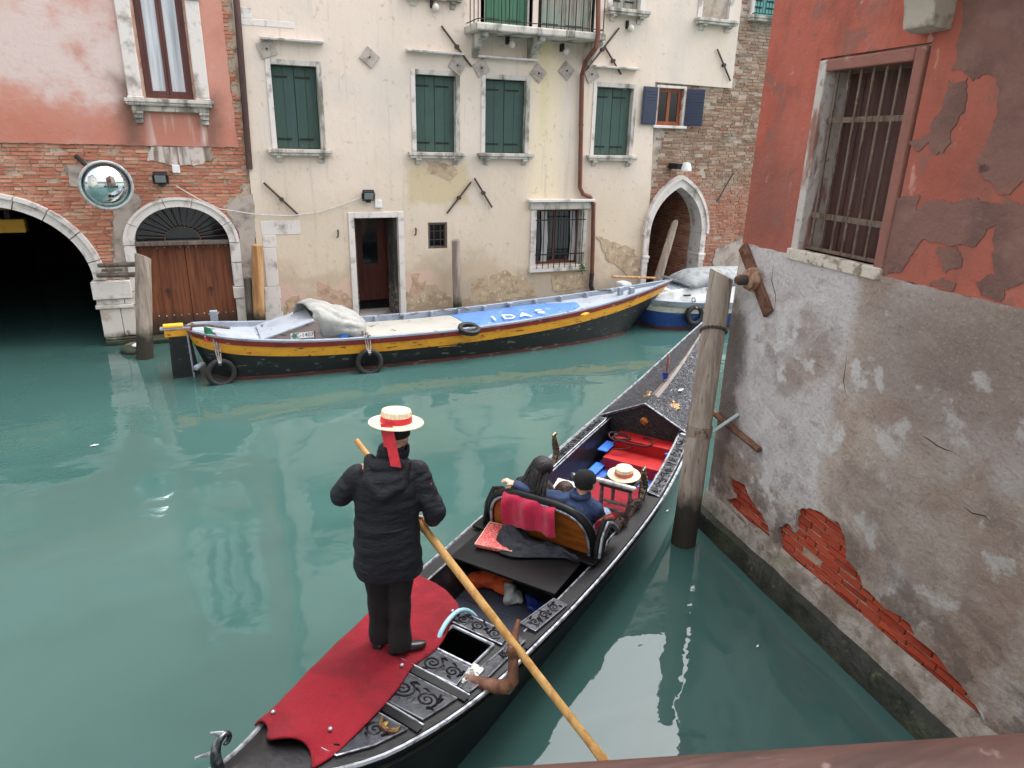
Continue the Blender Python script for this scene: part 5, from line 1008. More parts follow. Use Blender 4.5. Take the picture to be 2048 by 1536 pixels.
carved([(3.95,.5),(4.42,.57),(4.42,.69),(3.95,.64)],[(4.05,.58,.045,1.6),(4.18,.6,.045,1.6,-1,1),(4.32,.62,.045,1.6,1,2)])
carved([(2.1,-.04),(2.52,-.02),(2.53,-.3),(2.3,-.22),(2.14,-.15)],[(2.4,-.12,.06,2)])
for sd_ in (-1,1):
    poly=edge_line(6.75,8.4,sd_,.025,10)+edge_line(8.4,6.75,sd_,.165,10); carved(poly,[(6.85+.14*i,sd_*(GB(6.85+.14*i,sd_)-.095),.046,1.6,1 if i%2 else -1,i) for i in range(11)])
# cross beams on the stern deck
for s0 in (2.58,3.0):
    NN=[-(gL(s0)-.02)+(gL(s0)+gR(s0)-.04)*j/12 for j in range(13)]; MB().strip([[g(s0-.03,q,sz(s0,q)+.004),g(s0-.028,q,sz(s0,q)+.02),g(s0+.028,q,sz(s0,q)+.02),g(s0+.03,q,sz(s0,q)+.004)] for q in NN]).build('deck_beam',m_lac,GD,True,ang=.4)
    MB().tube([g(s0+.035,q,sz(s0,q)+.018) for q in NN],.007,6).build('beam_edge',m_edge,GD,True)
for a,b in (((3.3,.1),(3.6,.1)),((3.6,.1),(3.6,.47)),((3.6,.47),(3.3,.47)),((3.3,.47),(3.3,.1))):
    MB().tube([g(*a,sz(*a)+.01),g(*b,sz(*b)+.01)],.012,6).build('hatch_edge',m_edge,GD,True)
MB().box(3.28-7,3.62-7,-.5,-.08,.22,.25).build('hatch_floor',m_lac2,GD)
mb=MB(); rnd=random.Random(2)
pth=[(2.5,.33),(2.44,.37),(2.43,.43),(2.47,.47),(2.52,.46)]
MB().tube([g(a,b,sz(a,b)+.025) for a,b in pth],[.008,.016,.02,.016,.006],8).ball(g(2.46,.39,sz(2.46,.39)+.03),.03,.02,.012).build('gilt_ornament',m_gold,GD,True)
# stern iron
pts=[g(a+.16,-.02,z-.07) for a,z in ((1.5,.95),(1.47,1.1),(1.46,1.2),(1.46,1.27),(1.48,1.33),(1.53,1.35),(1.56,1.31),(1.54,1.27),(1.51,1.28))]
fe=MB().tube(pts,[.05,.04,.035,.03,.026,.022,.02,.016,.01],8).build('stern_iron',mat('dark_steel',S(70,74,76),[(S(120,126,126),nz(20,.5,.66))],.25,.8,coord='pos'),GD,True,sub=2)
for a,b in (((1.62,-.03,1.2),(1.56,-.1,1.18)),((1.61,-.02,1.12),(1.57,-.08,1.08)),((1.68,-.02,1.28),(1.63,-.05,1.31))): MB().tube([g(*a),g(*b)],[.012,.007],6).build('iron_scroll',m_edge,fe,True)
# bench board and cross board
MB().box(4.5-7,5.04-7,-.54,.54,.545,.575).build('bench_board',m_lac,GD,bevel=.008); MB().box(5.06-7,5.32-7,-.66,.66,.55,.58).build('cross_board',m_lac,GD,bevel=.008)
for n_ in (-.5,.5): MB().box(4.56-7,5.0-7,-n_-.02,-n_+.02,.2,.545).build('bench_leg',m_lac2,GD)
MB().box(4.98-7,5.02-7,-.48,.48,.1,.545).build('bench_back',m_lac2,GD)
# foredeck with gabled front
rid=lambda s_:.27*(1-.8*max(0,(s_-8.55))/3.8)
cmf=lambda s_:(gR(s_)-gL(s_))/2
fz=lambda s_,n_:gz_(s_)+.012+rid(s_)*(1-min(1,abs(n_-cmf(s_))/max(.04,gb(s_)-.04)))
mb=MB()
ss=[8.55+3.7*i/40 for i in range(41)]
mb.strip([[g(s_,cmf(s_)+(gb(s_)-.02)*k/6,fz(s_,cmf(s_)+(gb(s_)-.02)*k/6)) for k in range(-6,7)] for s_ in ss]); mb.build('foredeck',m_carve2,GD,True,ang=.25)
mb=MB(); mb.strip([[g(s_,cmf(s_)+.07*k*max(.25,1-(s_-8.45)/4),fz(s_,cmf(s_))+.014-.02*abs(k)) for k in (-1,0,1)] for s_ in [8.88+3.2*i/20 for i in range(21)]]); mb.build('ridge_board',mat('brown_ridge_leather',S(92,84,78),[(S(70,64,60),nz((6,6,6),.45,.65))],.5,coord='pos'),GD,True,ang=.3)
pw=gb(8.53)-.12; pz=gz_(8.53)
pd=MB(); pc=cmf(8.5); pp=[(pc-pw,.36),(pc+pw,.36),(pc+pw,pz+.03),(pc,pz+.3),(pc-pw,pz+.03)]
pd.loft([[g(8.5,n_,z) for n_,z in pp],[g(8.55,n_,z) for n_,z in pp]]); pd=pd.build('pediment',mat('carved_dark_wood',S(34,28,28),[(S(54,46,44),nz(20,.5,.62,4,1,0,1.5))],.35,bump=[(lambda q:q.noise(24,4,.6,1.2),.02)],coord='pos'),GD)
MB().tube([g(8.5,n_,z) for n_,z in pp],.012,6,True).build('pediment_edge',m_edge,pd,True)
MB().lathe([(.055,0),(.055,.012),(.03,.024),(.012,.03)],20,g(8.5,pc,pz+.06),(-1,0,0)).build('boss',mat('amber_boss',S(196,120,50),[(S(120,66,30),nz(30,.5,.6))],.4,.4,coord='pos'),pd,True)
mb=MB(); mb.strip([[g(s_,pc+(gb(8.53)-.05)*k/6,pz+.035+.3*(1-abs(k)/6)+dz_) for k in range(-6,7)] for s_,dz_ in ((8.44,-.02),(8.45,.005),(8.68,.02),(8.82,.015),(8.83,-.02))]); fb=mb.build('front_band',m_carve2,GD,True,ang=.3)
for sd_ in (-1,1): MB().tube([g(8.44,pc+sd_*(gb(8.53)-.05),pz+.035),g(8.44,pc,pz+.335)],.01,6).build('band_edge',m_edge,fb,True)
def emblem(s_,n_,w_,l_,seed):
    rnd=random.Random(seed); mb=MB()
    for i in range(40): a=rnd.gauss(0,.45); b=rnd.gauss(0,.45); mb.ball(g(s_+a*l_,n_+b*w_,fz(s_+a*l_,n_+b*w_)+.01),.034,.026,.014,8,5)
    mb.build('gilt_emblem',m_gold,GD,True)
emblem(8.68,.02,.05,.07,1); emblem(8.98,-.2,.03,.12,2); emblem(8.95,.22,.06,.1,3)
MB().box(-.05,.05,-.03,.03,-.004,.004,0,Matrix.Translation(g(9.45,.14,fz(9.45,.14)+.02))@Matrix.Rotation(R(-18),4,'X')).build('white_card',m_white,GD)
p=g(8.4,gR(8.4)-.08,gz_(8.4)+.03); MB().cbox(p,.05,.16,.05).build('rim_block',m_edge,GD,bevel=.01)
p=g(8.5,gR(8.5)-.14,gz_(8.5)+.06); MB().cbox(p,.07,.07,.03).build('rim_cap',m_white,GD,bevel=.01)
# brass sea-horses on the rims
def seahorse(s_,n_,z,h,flip):
    pts=[];rs=[]
    for i in range(22):
        t=i/21; x=.05*math.sin(t*5.2)*flip; pts.append(g(s_+x+t*.05,n_,z+h*t)); rs.append(.03+.018*math.sin(t*math.pi)+.006*math.sin(t*40)-.012*t)
    mb=MB().tube(pts,rs,8); mb.tube([pts[-1],pts[-1]+Vector((-.07*flip,0,-.01))],[.026,.012],8)
    for i in range(3,19,2): mb.tube([pts[i],pts[i]+Vector((.07*flip,0,.035))],[.012,.003],5)
    mb.tube([pts[0]+Vector((-.05,0,.02)),pts[0],pts[0]+Vector((.08,0,.0)),pts[0]+Vector((.1,0,.05))],[.014,.03,.02,.008],6)
    return mb.build('brass_seahorse',mat('tarnished_brass',S(120,108,86),[(S(70,60,50),nz(40,.45,.6)),(S(196,184,150),nz(60,.6,.7))],.35,.8,bump=[(bn(60),.006)],coord='pos') if 'tarnished_brass' not in bpy.data.materials else bpy.data.materials['tarnished_brass'],GD,True)
seahorse(6.62,.57,.5,.38,1); seahorse(6.86,-.64,.5,.42,1)
# dark cord with fuzzy tassels along the right rim
rnd=random.Random(9); mb=MB()
for i in range(260):
    t=rnd.random(); s_=5.85+t*.6; a=rnd.uniform(0,6.28); r_=.05+.03*math.sin(t*9); c=g(s_,.575+.01*math.sin(t*7),.53+.05*math.sin(t*3.1)); q=Vector((rnd.uniform(-.4,.4),math.cos(a),math.sin(a)))
    mb.tube([c,c+q*r_*.7,c+q*r_+Vector((0,0,-.012))],[.008,.006,.002],4)
mb.tube([g(5.8+.7*i/10,.575,.53+.03*math.sin(i)) for i in range(11)],.045,8); mb.build('wool_cord',mat('brown_wool',S(70,52,46),[(S(48,36,34),nz(40,.45,.6))],.95,coord='pos'),GD,True)['kind']='stuff'
# forcola (rowlock) and its metal plate
pts=[(3.18,.5,.69),(3.2,.6,.69),(3.22,.72,.7),(3.23,.8,.73),(3.245,.83,.79),(3.27,.82,.88),(3.3,.8,.97),(3.36,.775,1.04),(3.43,.765,1.13)]
fo=MB().tube([g(*p) for p in pts],[.034,.044,.049,.05,.043,.036,.034,.029,.015],12).tube([g(3.3,.8,.94),g(3.25,.81,1.02),g(3.24,.81,1.06)],[.04,.03,.016],8).build('rowlock',mat('walnut',S(118,76,56),[(S(90,58,44),nz((20,20,5),.45,.62)),(S(140,104,84),nz(9,.56,.72))],.45,coord='pos'),GD,True,ang=1.4)
MB().cbox(g(3.22,.52,.7),.2,.09,.02,Matrix.Rotation(R(4),3,'X')).build('rowlock_plate',mat('worn_white_metal',S(176,174,168),[(S(96,96,92),nz(26,.5,.58))],.35,.4,coord='pos'),fo)
# ---------------------------------------------------------------- love seat
LS=empty('love_seat',gw(5.3,.03,.1),GA,'arched wooden love seat with black chrome-edged rim in the gondola','seat')
def l(s_,n_,z): return Vector((s_-5.3,-(n_-.03),z-.1))
def bk(t,k=1):                                     # outline of the backrest, t in 0..1 from left foot over the top to right foot
    a=math.pi*(1-t); cx_=math.copysign(abs(math.cos(a))**.55,math.cos(a))*.53*k; zz=abs(math.sin(a))**.62*(.44*k)
    return l(5.2-.1*zz/.5,.03+cx_,.57+zz)
N=36; out=[bk(i/N) for i in range(N+1)]; off=Vector((.04,0,0))
mb=MB(); mb.add(out+[p+off for p in out],[tuple(range(N+1)),tuple(range(2*N+1,N,-1))]+[(i,i+1,N+2+i,N+1+i) for i in range(N)])
mb.build('backrest',mat('varnished_orange_wood',S(150,84,20),[(S(126,66,16),nz((3,3,14),.42,.62)),(S(168,100,36),nz((2,2,9),.56,.74))],.35,coord='pos'),LS)
MB().tube([bk(i/N,1.03)+Vector((.03,0,0)) for i in range(N+1)],.05,10).build('rim',m_lac,LS,True); MB().tube([bk(i/N,1.0)+Vector((-.012,0,0)) for i in range(N+1)],.016,8).build('rim_trim',m_edge,LS,True)
MB().box(.02,.5,-.5,.5,.2,.3).build('seat_cushion',mat('black_leather',S(34,34,38),rough=.4),LS,bevel=.04); MB().box(.0,.48,-.48,.48,.0,.2).build('seat_base',m_lac,LS)
for sd_ in (-1,1):
    n_=.03+sd_*.6
    for k in range(3): MB().tube([l(5.16+.03*k,n_+sd_*.02*k,.58),l(5.2+.03*k,n_+sd_*.02*k,.8-.02*k),l(5.32+.03*k,n_+sd_*.02*k,.9-.03*k),l(5.5,n_+sd_*.02*k,.82-.03*k),l(5.66,n_+sd_*.015*k,.66-.02*k)],.024-.003*k,8).build('arm_scroll',m_lac if k!=1 else m_edge,LS,True)
    MB().tube([l(5.36,n_-sd_*.06,.8),l(5.5,n_-sd_*.06,.78),l(5.66,n_-sd_*.06,.74)],[.05,.06,.045],10).build('arm_pad',mat('red_velvet',S(150,24,40),rough=.8) if 'red_velvet' not in bpy.data.materials else bpy.data.materials['red_velvet'],LS,True)
    MB().tube([l(5.36,n_-sd_*.06,.855),l(5.5,n_-sd_*.06,.84),l(5.66,n_-sd_*.06,.79)],.008,6).build('gold_piping',m_brass,LS,True)
# ---------------------------------------------------------------- things lying in the gondola
m_redc=mat('red_carpet',S(128,17,32,0),[(S(112,15,28,0),nz(2.2,.42,.6)),(S(104,18,28,0),nz((7,7,7),.6,.7,4,.6,8)),(S(132,25,38,0),nz(9,.56,.74,5,.5))],.95,bump=[(bn(5,3),.03),(bn(70),.006)],coord='pos',sheen=0)
rt=smooth_tab([(1.98,.3),(2.1,.33),(2.43,.3),(2.72,.25),(3.01,.17),(3.33,.17),(3.65,.07),(3.82,.01),(3.95,-.2),(4.02,-.4),(4.06,-.6)])
rows=[];ns=26
for i in range(41):
    t=i/40; s_=2.0+(4.06-2.0)*t; lft=-(gL(s_)+.035); rgt=rt(s_); r=[]
    for j in range(ns+1):
        k=j/ns; n_=lft+(rgt-lft)*k; sb_=s_
        if i<6: sb_=s_+(.05*math.sin(k*9.5+.6)-.02)*(1-i/6)
        zz=sz(sb_,n_)+.022+.018*mnoise.noise(Vector((s_*3.4,n_*3.4,1)))+.008*math.sin(s_*7+n_*9)*max(0,mnoise.noise(Vector((s_,n_*2,4))))*2+.006*mnoise.noise(Vector((s_*9,n_*9,2)))
        if i<5: zz+=(.035*math.sin(k*9.5+2.2)+.01)*(1-i/5)
        if j==0: zz-=.06
        if j==1: zz-=.015
        r.append(g(sb_,n_,zz))
    rows.append(r)
RC=MB().strip(rows).build('stern_carpet',m_redc,None,True); RC.matrix_world=GD.matrix_basis; so2=RC.modifiers.new('t','SOLIDIFY'); so2.thickness=.014; so2.offset=-1; tag(RC,'red carpet spread over the stern deck under the gondolier','carpet')
for s_,n_ in ((2.12,-.18),(2.2,.2),(2.96,.12),(3.72,.02)): MB().ball(g(s_,n_,sz(s_,n_)+.05),.014,.014,.012,10,6).build('snap_stud',m_edge,RC,True)
cp=MB().strip([[g(s_,n_,.112+.006*mnoise.noise(Vector((s_*4,n_*4,5)))) for n_ in (-.3,-.15,0,.15,.3,.42)] for s_ in [5.8+.2*i for i in range(10)]]).build('floor_carpet',m_redc,None,True); cp.matrix_world=GD.matrix_basis; tag(cp,'red carpet on the floor of the passenger well','carpet')
m_redst=mat('bright_red_paint',S(172,20,22),[(S(158,16,20),nz(3,.45,.65))],.45,coord='pos')
ST=empty('red_step',gw(8.22,.03,.1),GA,'bright red two-tier step box below the carved gable','step'); MB().box(-.36,.0,-.42,.42,.0,.17).build('lower_step',m_redst,ST,bevel=.006); MB().box(.003,.27,-.42,.42,.0,.33).build('upper_step',m_redst,ST,bevel=.006)
m_bluec=mat('blue_cushion_cloth',S(44,110,210),[(S(60,130,226),nz(6,.5,.7))],.7,coord='pos')
for k,(s_,n_,z,lb) in enumerate(((7.72,-.42,.14,'blue pad at the left of the lower red step'),(8.12,-.44,.3,'blue pad left of the upper red step under the dark rope'),(7.98,.42,.2,'blue pad right of the lower red step'),(8.34,.42,.36,'blue pad at the right end of the upper red step'),(6.7,-.4,.12,'blue pad on the floor beside the black boot'))):
    o=MB().box(-.17,.17,-.07,.07,0,.022).build('floor_pad',m_bluec,None,bevel=.01); o.matrix_world=Matrix.Translation(gw(s_,n_,z))@Matrix.Rotation(GA,4,'Z'); tag(o,lb,'pad','blue pads in the gondola')
pts=[]
for i in range(70): t=i/69; a=t*22; r_=.12+.05*math.sin(t*15); pts.append(gw(8.26+r_*math.cos(a)*.9-.1*t,-.22+r_*math.sin(a)*1.1-.1*t+.2*(t<.12),.45+.015*math.sin(t*40)-.12*max(0,t-.75)*4*(t>.75)))
tag(MB().tube(pts,.011,6).build('coiled_rope',mat('dark_red_black_rope',S(58,18,24),rough=.8),None,True),'dark rope coiled on the left of the red steps','rope')
# chair with boater hat
SC=empty('small_chair',gw(6.86,.25,.1),GA,'small dark chair with pale top rail standing in the passenger well','chair')
m_cw=mat('grey_chair_wood',S(120,114,110),[(S(90,84,80),nz((12,12,12),.45,.65))],.5,coord='pos')
for a,b in ((-.2,-.17),(-.2,.17),(.2,-.17),(.2,.17)): MB().tube([(a,b,0),(a*.96,b,.2),(a*.95,b,.44)],[.02,.026,.02],8).build('leg',m_cw,SC,True)
for z in (.14,.24): MB().tube([(-.2,-.17,z),(-.2,0,z),(-.2,.17,z)],[.012,.022,.012],8).build('stretcher',m_cw,SC,True)
MB().box(-.24,.22,-.2,.2,.42,.47).build('seat',mat('black_seat_pad',S(26,26,30),rough=.6),SC,bevel=.03); MB().box(-.245,-.19,-.24,.24,.46,.51).build('top_rail',mat('pale_rail',S(196,192,186),[(S(150,146,140),nz(14,.5,.66))],.5,coord='pos'),SC,bevel=.02)
m_straw=mat('straw',S(226,208,172),[(S(206,184,144),nz((60,60,60),.45,.6)),(S(236,222,194),nz(20,.55,.7))],.8,bump=[(bn(120),.002)],coord='pos')
m_rib=mat('red_ribbon',S(206,34,50),[(S(184,26,42),nz(20,.45,.65))],.6,coord='pos'); m_ribp=mat('faded_red_ribbon',S(196,90,84),rough=.7)
def boater(parent,c,M_,mr,sc=1):
    T=Matrix.Translation(c)@M_.to_4x4()
    def tr(mb): mb.v=[tuple(T@(Vector(p)*sc)) for p in mb.v]; return mb
    crown=[(.001,.092),(.075,.093),(.098,.086),(.103,.075),(.108,.0),(.112,-.002)]
    o=tr(MB().lathe(crown,36)).build('crown',m_straw,parent,True,ang=.6)
    tr(MB().lathe([(.1,.004),(.175,.0),(.188,.002),(.19,-.004),(.175,-.008),(.1,-.006)],40)).build('brim',m_straw,parent,True,ang=.6)
    tr(MB().lathe([(.1085,.006),(.1095,.008),(.107,.046),(.1055,.048)],36,cap=False)).build('ribbon_band',mr,parent,True)
    return T
BHt=empty('boater_hat',gw(6.84,.27,.63),GA,'straw boater with a faded ribbon lying on the small chair','hat','straw boaters'); boater(BHt,(0,0,0),Matrix.Rotation(R(-4),3,'Y'),m_ribp,1.0)
# cushion, coat, blanket, bags, hose
m_dam=mat('red_damask',S(186,62,62),[(S(214,140,130),lambda q:q.ss(q.noise(34,3,.6,2),.5,.58))],.8,coord='pos')
cu=MB().box(-.22,.2,-.16,.2,0,.05).build('cushion',m_dam,None,bevel=.022); cu.matrix_world=Matrix.Translation(gw(4.98,-.26,.582))@Matrix.Rotation(GA+R(12),4,'Z'); tag(cu,'red damask cushion lying on the black bench board','cushion')
MB().tube([(-.22,-.16,.045),(.2,-.16,.045),(.2,.2,.045),(-.22,.2,.045)],.008,6,True).build('piping',mat('pale_piping',S(220,170,150)),cu,True)
rows=[]
NI,NJ=26,16
for i in range(NI+1):                              # crumpled coat: one arm climbs the seat back, the body lies on the bench
    t=i/NI; n_=-.27+.8*t; w_=.17*(math.sin(math.pi*min(1,t*1.05+.12))**.7)*(1.15-.5*t); sc_=4.93+.1*t-.03*math.sin(t*7); r=[]
    for j in range(NJ+1):
        k=j/NJ*2-1; s_=sc_+k*w_+.02*mnoise.noise(Vector((t*9,k*2,7)))
        z=.588+(1-k*k)*(.035+.055*abs(mnoise.noise(Vector((t*5+k*1.2,k*1.6,2))))+.05*max(0,mnoise.noise(Vector((t*8,k*3,5)))))
        if t<.32: q=(1-t/.32); s_=s_+.14*q*(.5+.5*k); z+=.2*q*max(0,.5+.5*k)**1.5
        r.append(gw(s_,n_+.02*mnoise.noise(Vector((t*7,k*4,1))),z))
    rows.append(r)
co=MB().strip(rows).build('dark_coat',mat('navy_black_cloth',S(34,36,44),[(S(24,26,32),nz(8,.45,.62)),(S(50,52,60),nz(14,.58,.74))],.8,bump=[(bn(16,5),.02)],coord='pos'),None,True,sub=2); s4=co.modifiers.new('t','SOLIDIFY'); s4.thickness=.014; tag(co,'crumpled dark coat lying on the bench behind the love seat','coat')
rows=[]
for i in range(25):
    t=i/24; n_=-.32+.56*t; r=[]
    topz=1.015-.03*abs(t-.4)
    for k,(ds,dz_) in enumerate(((.17,-.14),(.13,-.04),(.07,.02),(.0,.035),(-.055,.015),(-.08,-.05),(-.085,-.12),(-.09,-.18),(-.092,-.23))):
        fo_=(.02+.022*math.sin(t*13+k*.35)+.006*math.sin(t*29+1))*min(1,max(0,(k-2)/3))
        r.append(gw(5.13+ds-fo_,n_+(.012*(k-4) if k>4 else 0)+.008*math.sin(k*1.7+t*5),topz+dz_-(.05*(1-t) if k>6 else 0)+.008*math.sin(t*17+k)))
    rows.append(r)
bl=MB().strip(rows).build('blanket',mat('crimson_blanket',S(176,22,62,0),[(S(156,18,54,0),nz(6,.42,.62))],.9,bump=[(bn(60),.004)],coord='pos',sheen=.3),None,True,sub=2); s3=bl.modifiers.new('t','SOLIDIFY'); s3.thickness=.022; tag(bl,'crimson blanket draped over the back of the love seat','blanket')
def lump(name,balls,mt,lb,cat):
    mb=MB()
    for c,r_ in balls: mb.ball(gw(*c),r_[0],r_[1],r_[2],12,8)
    for i in range(len(mb.v)): p=Vector(mb.v[i]); mb.v[i]=tuple(p+mnoise.noise_vector(p*14)*.035)
    tag(mb.build(name,mt,None,True,remesh=.011,smi=2),lb,cat)
lump('life_vest',[((4.78,-.2,.3),(.2,.12,.09)),((4.7,-.34,.28),(.14,.1,.08)),((4.74,-.1,.27),(.1,.12,.06))],mat('orange_cloth',S(214,84,26),[(S(186,66,20),nz(9,.45,.65))],.7,coord='pos'),'orange bundle stowed under the black bench board','bundle')
lump('plastic_bag',[((4.68,.0,.28),(.06,.07,.1)),((4.64,.05,.24),(.1,.05,.05)),((4.7,.07,.25),(.05,.09,.05))],mat('pale_plastic',S(178,178,172),[(S(140,140,138),nz(14,.45,.65))],.4,coord='pos'),'pale plastic bag beside the orange bundle under the bench','bag')
lump('plastic_bag',[((4.66,.3,.24),(.1,.06,.04)),((4.7,.22,.24),(.06,.1,.035))],mat('dark_blue_plastic',S(34,50,120),rough=.4),'dark blue bag under the bench at the right','bag')
pts=[]
for i in range(25):
    t=i/24; a=math.pi*t
    pts.append(gw(3.24+.62*t-.0,.11+.02*math.sin(a*2),sz(3.4,.1)+.02+.12*math.sin(a)-.28*(1-t)**3*1.0*(t<.4)))
pts=[gw(3.36,.14,.42),gw(3.33,.13,.6),gw(3.38,.115,.72),gw(3.5,.1,.77),gw(3.64,.09,.77),gw(3.76,.09,.73),gw(3.84,.12,.66),gw(3.87,.16,.58),gw(3.86,.2,.5)]
tag(MB().tube(pts,.02,10).build('hose',mat('pale_blue_hose',S(150,196,212),rough=.4),None,True,sub=1),'pale blue hose looping out of the stern hatch','hose')
tag(MB().tube([gw(3.34,.4,.42),gw(3.4,.41,.5),gw(3.46,.38,.5),gw(3.5,.3,.46),gw(3.5,.2,.44)],.015,8).build('hose',mat('deep_blue_hose',S(60,110,136),rough=.4),None,True),'darker blue hose end inside the stern hatch','hose')
pn=empty('pennant',gw(9.5,-.12,fz(9.5,-.12)),GA,'blue ribbon and brown feather ornament on the foredeck','pennant')
MB().strip([[(-.06+.02*j,.03*math.sin(j),.0+.012*j),(-.09+.03*j,.05*math.cos(j),.16-.008*j)] for j in range(9)]).build('ribbon',mat('blue_ribbon',S(58,74,150),rough=.6),pn,True)
MB().loft([[(.04+w_*math.cos(a)+.1*(z-.1),.5*w_*math.sin(a),z) for a in [6.283*i/8 for i in range(8)]] for z,w_ in ((.08,.012),(.16,.03),(.26,.04),(.36,.03),(.42,.006))]).build('feather',mat('rust_feather',S(150,86,72),[(S(110,66,60),nz(30,.45,.6))],.8,coord='pos'),pn,True)
# ================================================================ people
m_skin=mat('skin',S(206,156,134),[(S(190,130,110),nz(9,.5,.7,4,.5))],.55,coord='pos')
m_jack=mat('navy_black_nylon',S(18,21,30),[(S(14,16,23),nz(4,.45,.65)),(S(26,30,40),nz((3,3,14),.58,.74,5,.6))],.72,bump=[(bn((5,5,12),4),.03),(bn(26,4),.006)],coord='pos')
m_trou=mat('black_trousers',S(22,22,24),[(S(30,30,33),nz((6,6,2),.5,.7))],.85,bump=[(bn((9,9,3),4),.012)],coord='pos')
m_shoe=mat('black_shoe_leather',S(30,31,34),rough=.3,coat=.3); m_knit=mat('black_knit',S(22,22,23),[(S(34,34,35),nz(60,.45,.6))],.95,bump=[(bn((120,120,30)),.006)],coord='pos')
m_denim=mat('blue_cotton',S(50,70,106),[(S(38,54,86),nz(5,.42,.62)),(S(74,96,132),nz(9,.58,.74))],.8,bump=[(bn((9,9,9),5),.02)],coord='pos'); m_jeans=mat('pale_jeans',S(140,164,192),[(S(104,130,164),nz(7,.45,.65))],.85,bump=[(bn(12,5),.01)],coord='pos')
m_hair=mat('black_hair',S(24,20,21),[(S(64,50,48),nz((40,40,3),.5,.66)),(S(20,18,20),nz((60,60,2),.45,.55))],.45,bump=[(bn((70,70,3),3),.01)],coord='pos'); m_hairb=mat('brown_hair',S(58,40,34),[(S(84,60,50),nz((50,50,6),.5,.66))],.5,bump=[(bn((70,70,5),3),.01)],coord='pos')
m_blackj=mat('black_jacket',S(26,26,28),[(S(44,44,46),nz(7,.55,.72))],.5,bump=[(bn(11,5),.02)],coord='pos')
def head(mb,c,f,up=(0,0,1),s_=1.0):               # skull, face, nose, ears, jaw; f = facing
    f=Vector(f).normalized(); u=(Vector(up)-f*f.dot(Vector(up))).normalized(); r_=f.cross(u); c=Vector(c); M_=Matrix((r_,f,u)).transposed(); P_=lambda a,b,d:c+(r_*a+f*b+u*d)*s_
    mb.ball(P_(0,-.012,.025),.076*s_,.095*s_,.092*s_,16,12,M_); mb.ball(P_(0,.03,-.03),.062*s_,.062*s_,.085*s_,14,10,M_); mb.ball(P_(0,.05,-.085),.036*s_,.035*s_,.03*s_,10,6,M_)
    mb.caps(P_(0,.09,.02),P_(0,.112,-.018),.011*s_,.017*s_,8)
    for k in (-1,1): mb.ball(P_(k*.077,-.01,-.008),.012*s_,.022*s_,.032*s_,8,6,M_); mb.ball(P_(k*.033,.082,-.022),.024*s_,.016*s_,.018*s_,8,6,M_); mb.ball(P_(k*.03,.083,.038),.028*s_,.014*s_,.01*s_,8,6,M_)
    for dz_ in (-.05,-.062): mb.ball(P_(0,.086,dz_),.024*s_,.01*s_,.007*s_,8,6,M_)
    return P_
def hand_grip(mb,wrist,pt,ax,side=1,r=.027):      # palm beside a rod through pt along ax, four fingers and a thumb closed round it
    wrist=Vector(wrist); pt=Vector(pt); ax=Vector(ax).normalized(); d=(wrist-pt); d=(d-ax*d.dot(ax)).normalized(); q=ax.cross(d)
    pc=pt+d*(r+.012); mb.caps(wrist,pc,.026,.03,10); mb.ball(pc,.03,.03,.045,12,8,Matrix((q,d,ax)).transposed())
    for k,(o,ln) in enumerate(((-.033,.85),(-.011,1.0),(.011,.97),(.033,.8))):
        pts=[pt+ax*o+(d*math.cos(a)+q*side*math.sin(a))*(r+.009) for a in [.25+ln*2.9*i/6 for i in range(7)]]; mb.tube(pts,[.0095,.0095,.009,.009,.0085,.008,.0065],8)
    pts=[pt+ax*(-.03-.012*i)+(d*math.cos(a)-q*side*math.sin(a))*(r+.01) for i,a in enumerate((.2,.7,1.2,1.7))]; mb.tube(pts,[.013,.012,.011,.008],8)
def ell(c,rx,ry,rot=0,n=24,f=None):
    out=[]
    for i in range(n):
        t=2*math.pi*i/n; x=rx*math.copysign(abs(math.cos(t))**.85,math.cos(t)); y=ry*math.copysign(abs(math.sin(t))**.85,math.sin(t)); out.append(Vector((c[0]+x*math.cos(rot)-y*math.sin(rot),c[1]+x*math.sin(rot)+y*math.cos(rot),c[2])))
    return out
# ---------------------------------------------------------------- gondolier
foot=gw(3.14,-.16,sz(3.14,-.16)+.03); ft0=ONZ(785,1300,foot.z); foot=ft0
vd=Vector((foot.x,foot.y,0)).normalized(); GR=math.atan2(vd.y,vd.x)-math.pi/2
GO=empty('person',foot,GR,'gondolier in a dark puffer jacket and straw boater with red ribbon, rowing','person')
GOi=(Matrix.Translation(foot)@Matrix.Rotation(GR,4,'Z')).inverted()
# oar first: its line sets the hands
T_=ray(712,880); T_=Vector((0,0,H))+T_*((4.58)/math.hypot(T_.x,T_.y)); Fk=gw(3.32,.74,1.06)
od=(Fk-T_).normalized(); Oend=T_+od*4.1; tl=GOi@T_; ol=GOi.to_3x3()@od
OE=empty('oar',Fk,0,'long pale wooden oar resting in the rowlock and dipping into the water','oar'); m_oar=mat('varnished_ash',S(206,160,92),[(S(180,130,66),nz((14,14,3),.42,.62)),(S(222,184,120),nz((9,9,2),.56,.74)),(S(150,108,64),nz(20,.66,.78,5,.6))],.4,coord='pos')
K_=24; pts=[T_+od*(4.1*.66*i/K_)-Fk for i in range(K_+1)]; MB().tube(pts,[.02+.009*min(1,i/8) for i in range(K_+1)],12).build('shaft',m_oar,OE,True)
up_=Vector((0,0,1)); a_,b_,_=frame(od); rows=[]
for t,w_,th in ((.63,.03,.03),(.7,.05,.024),(.8,.075,.016),(.92,.085,.012),(1,.07,.008)):
    c=T_+od*(4.1*t)-Fk; rows.append([c+a_*w_*math.cos(u)+b_*th*math.sin(u) for u in [6.283*i/12 for i in range(12)]])
MB().loft(rows).build('blade',m_oar,OE,True)
hR=tl+ol*((GOi@T_ - GOi@(T_+od*.76)).length); hL=tl+ol*.26
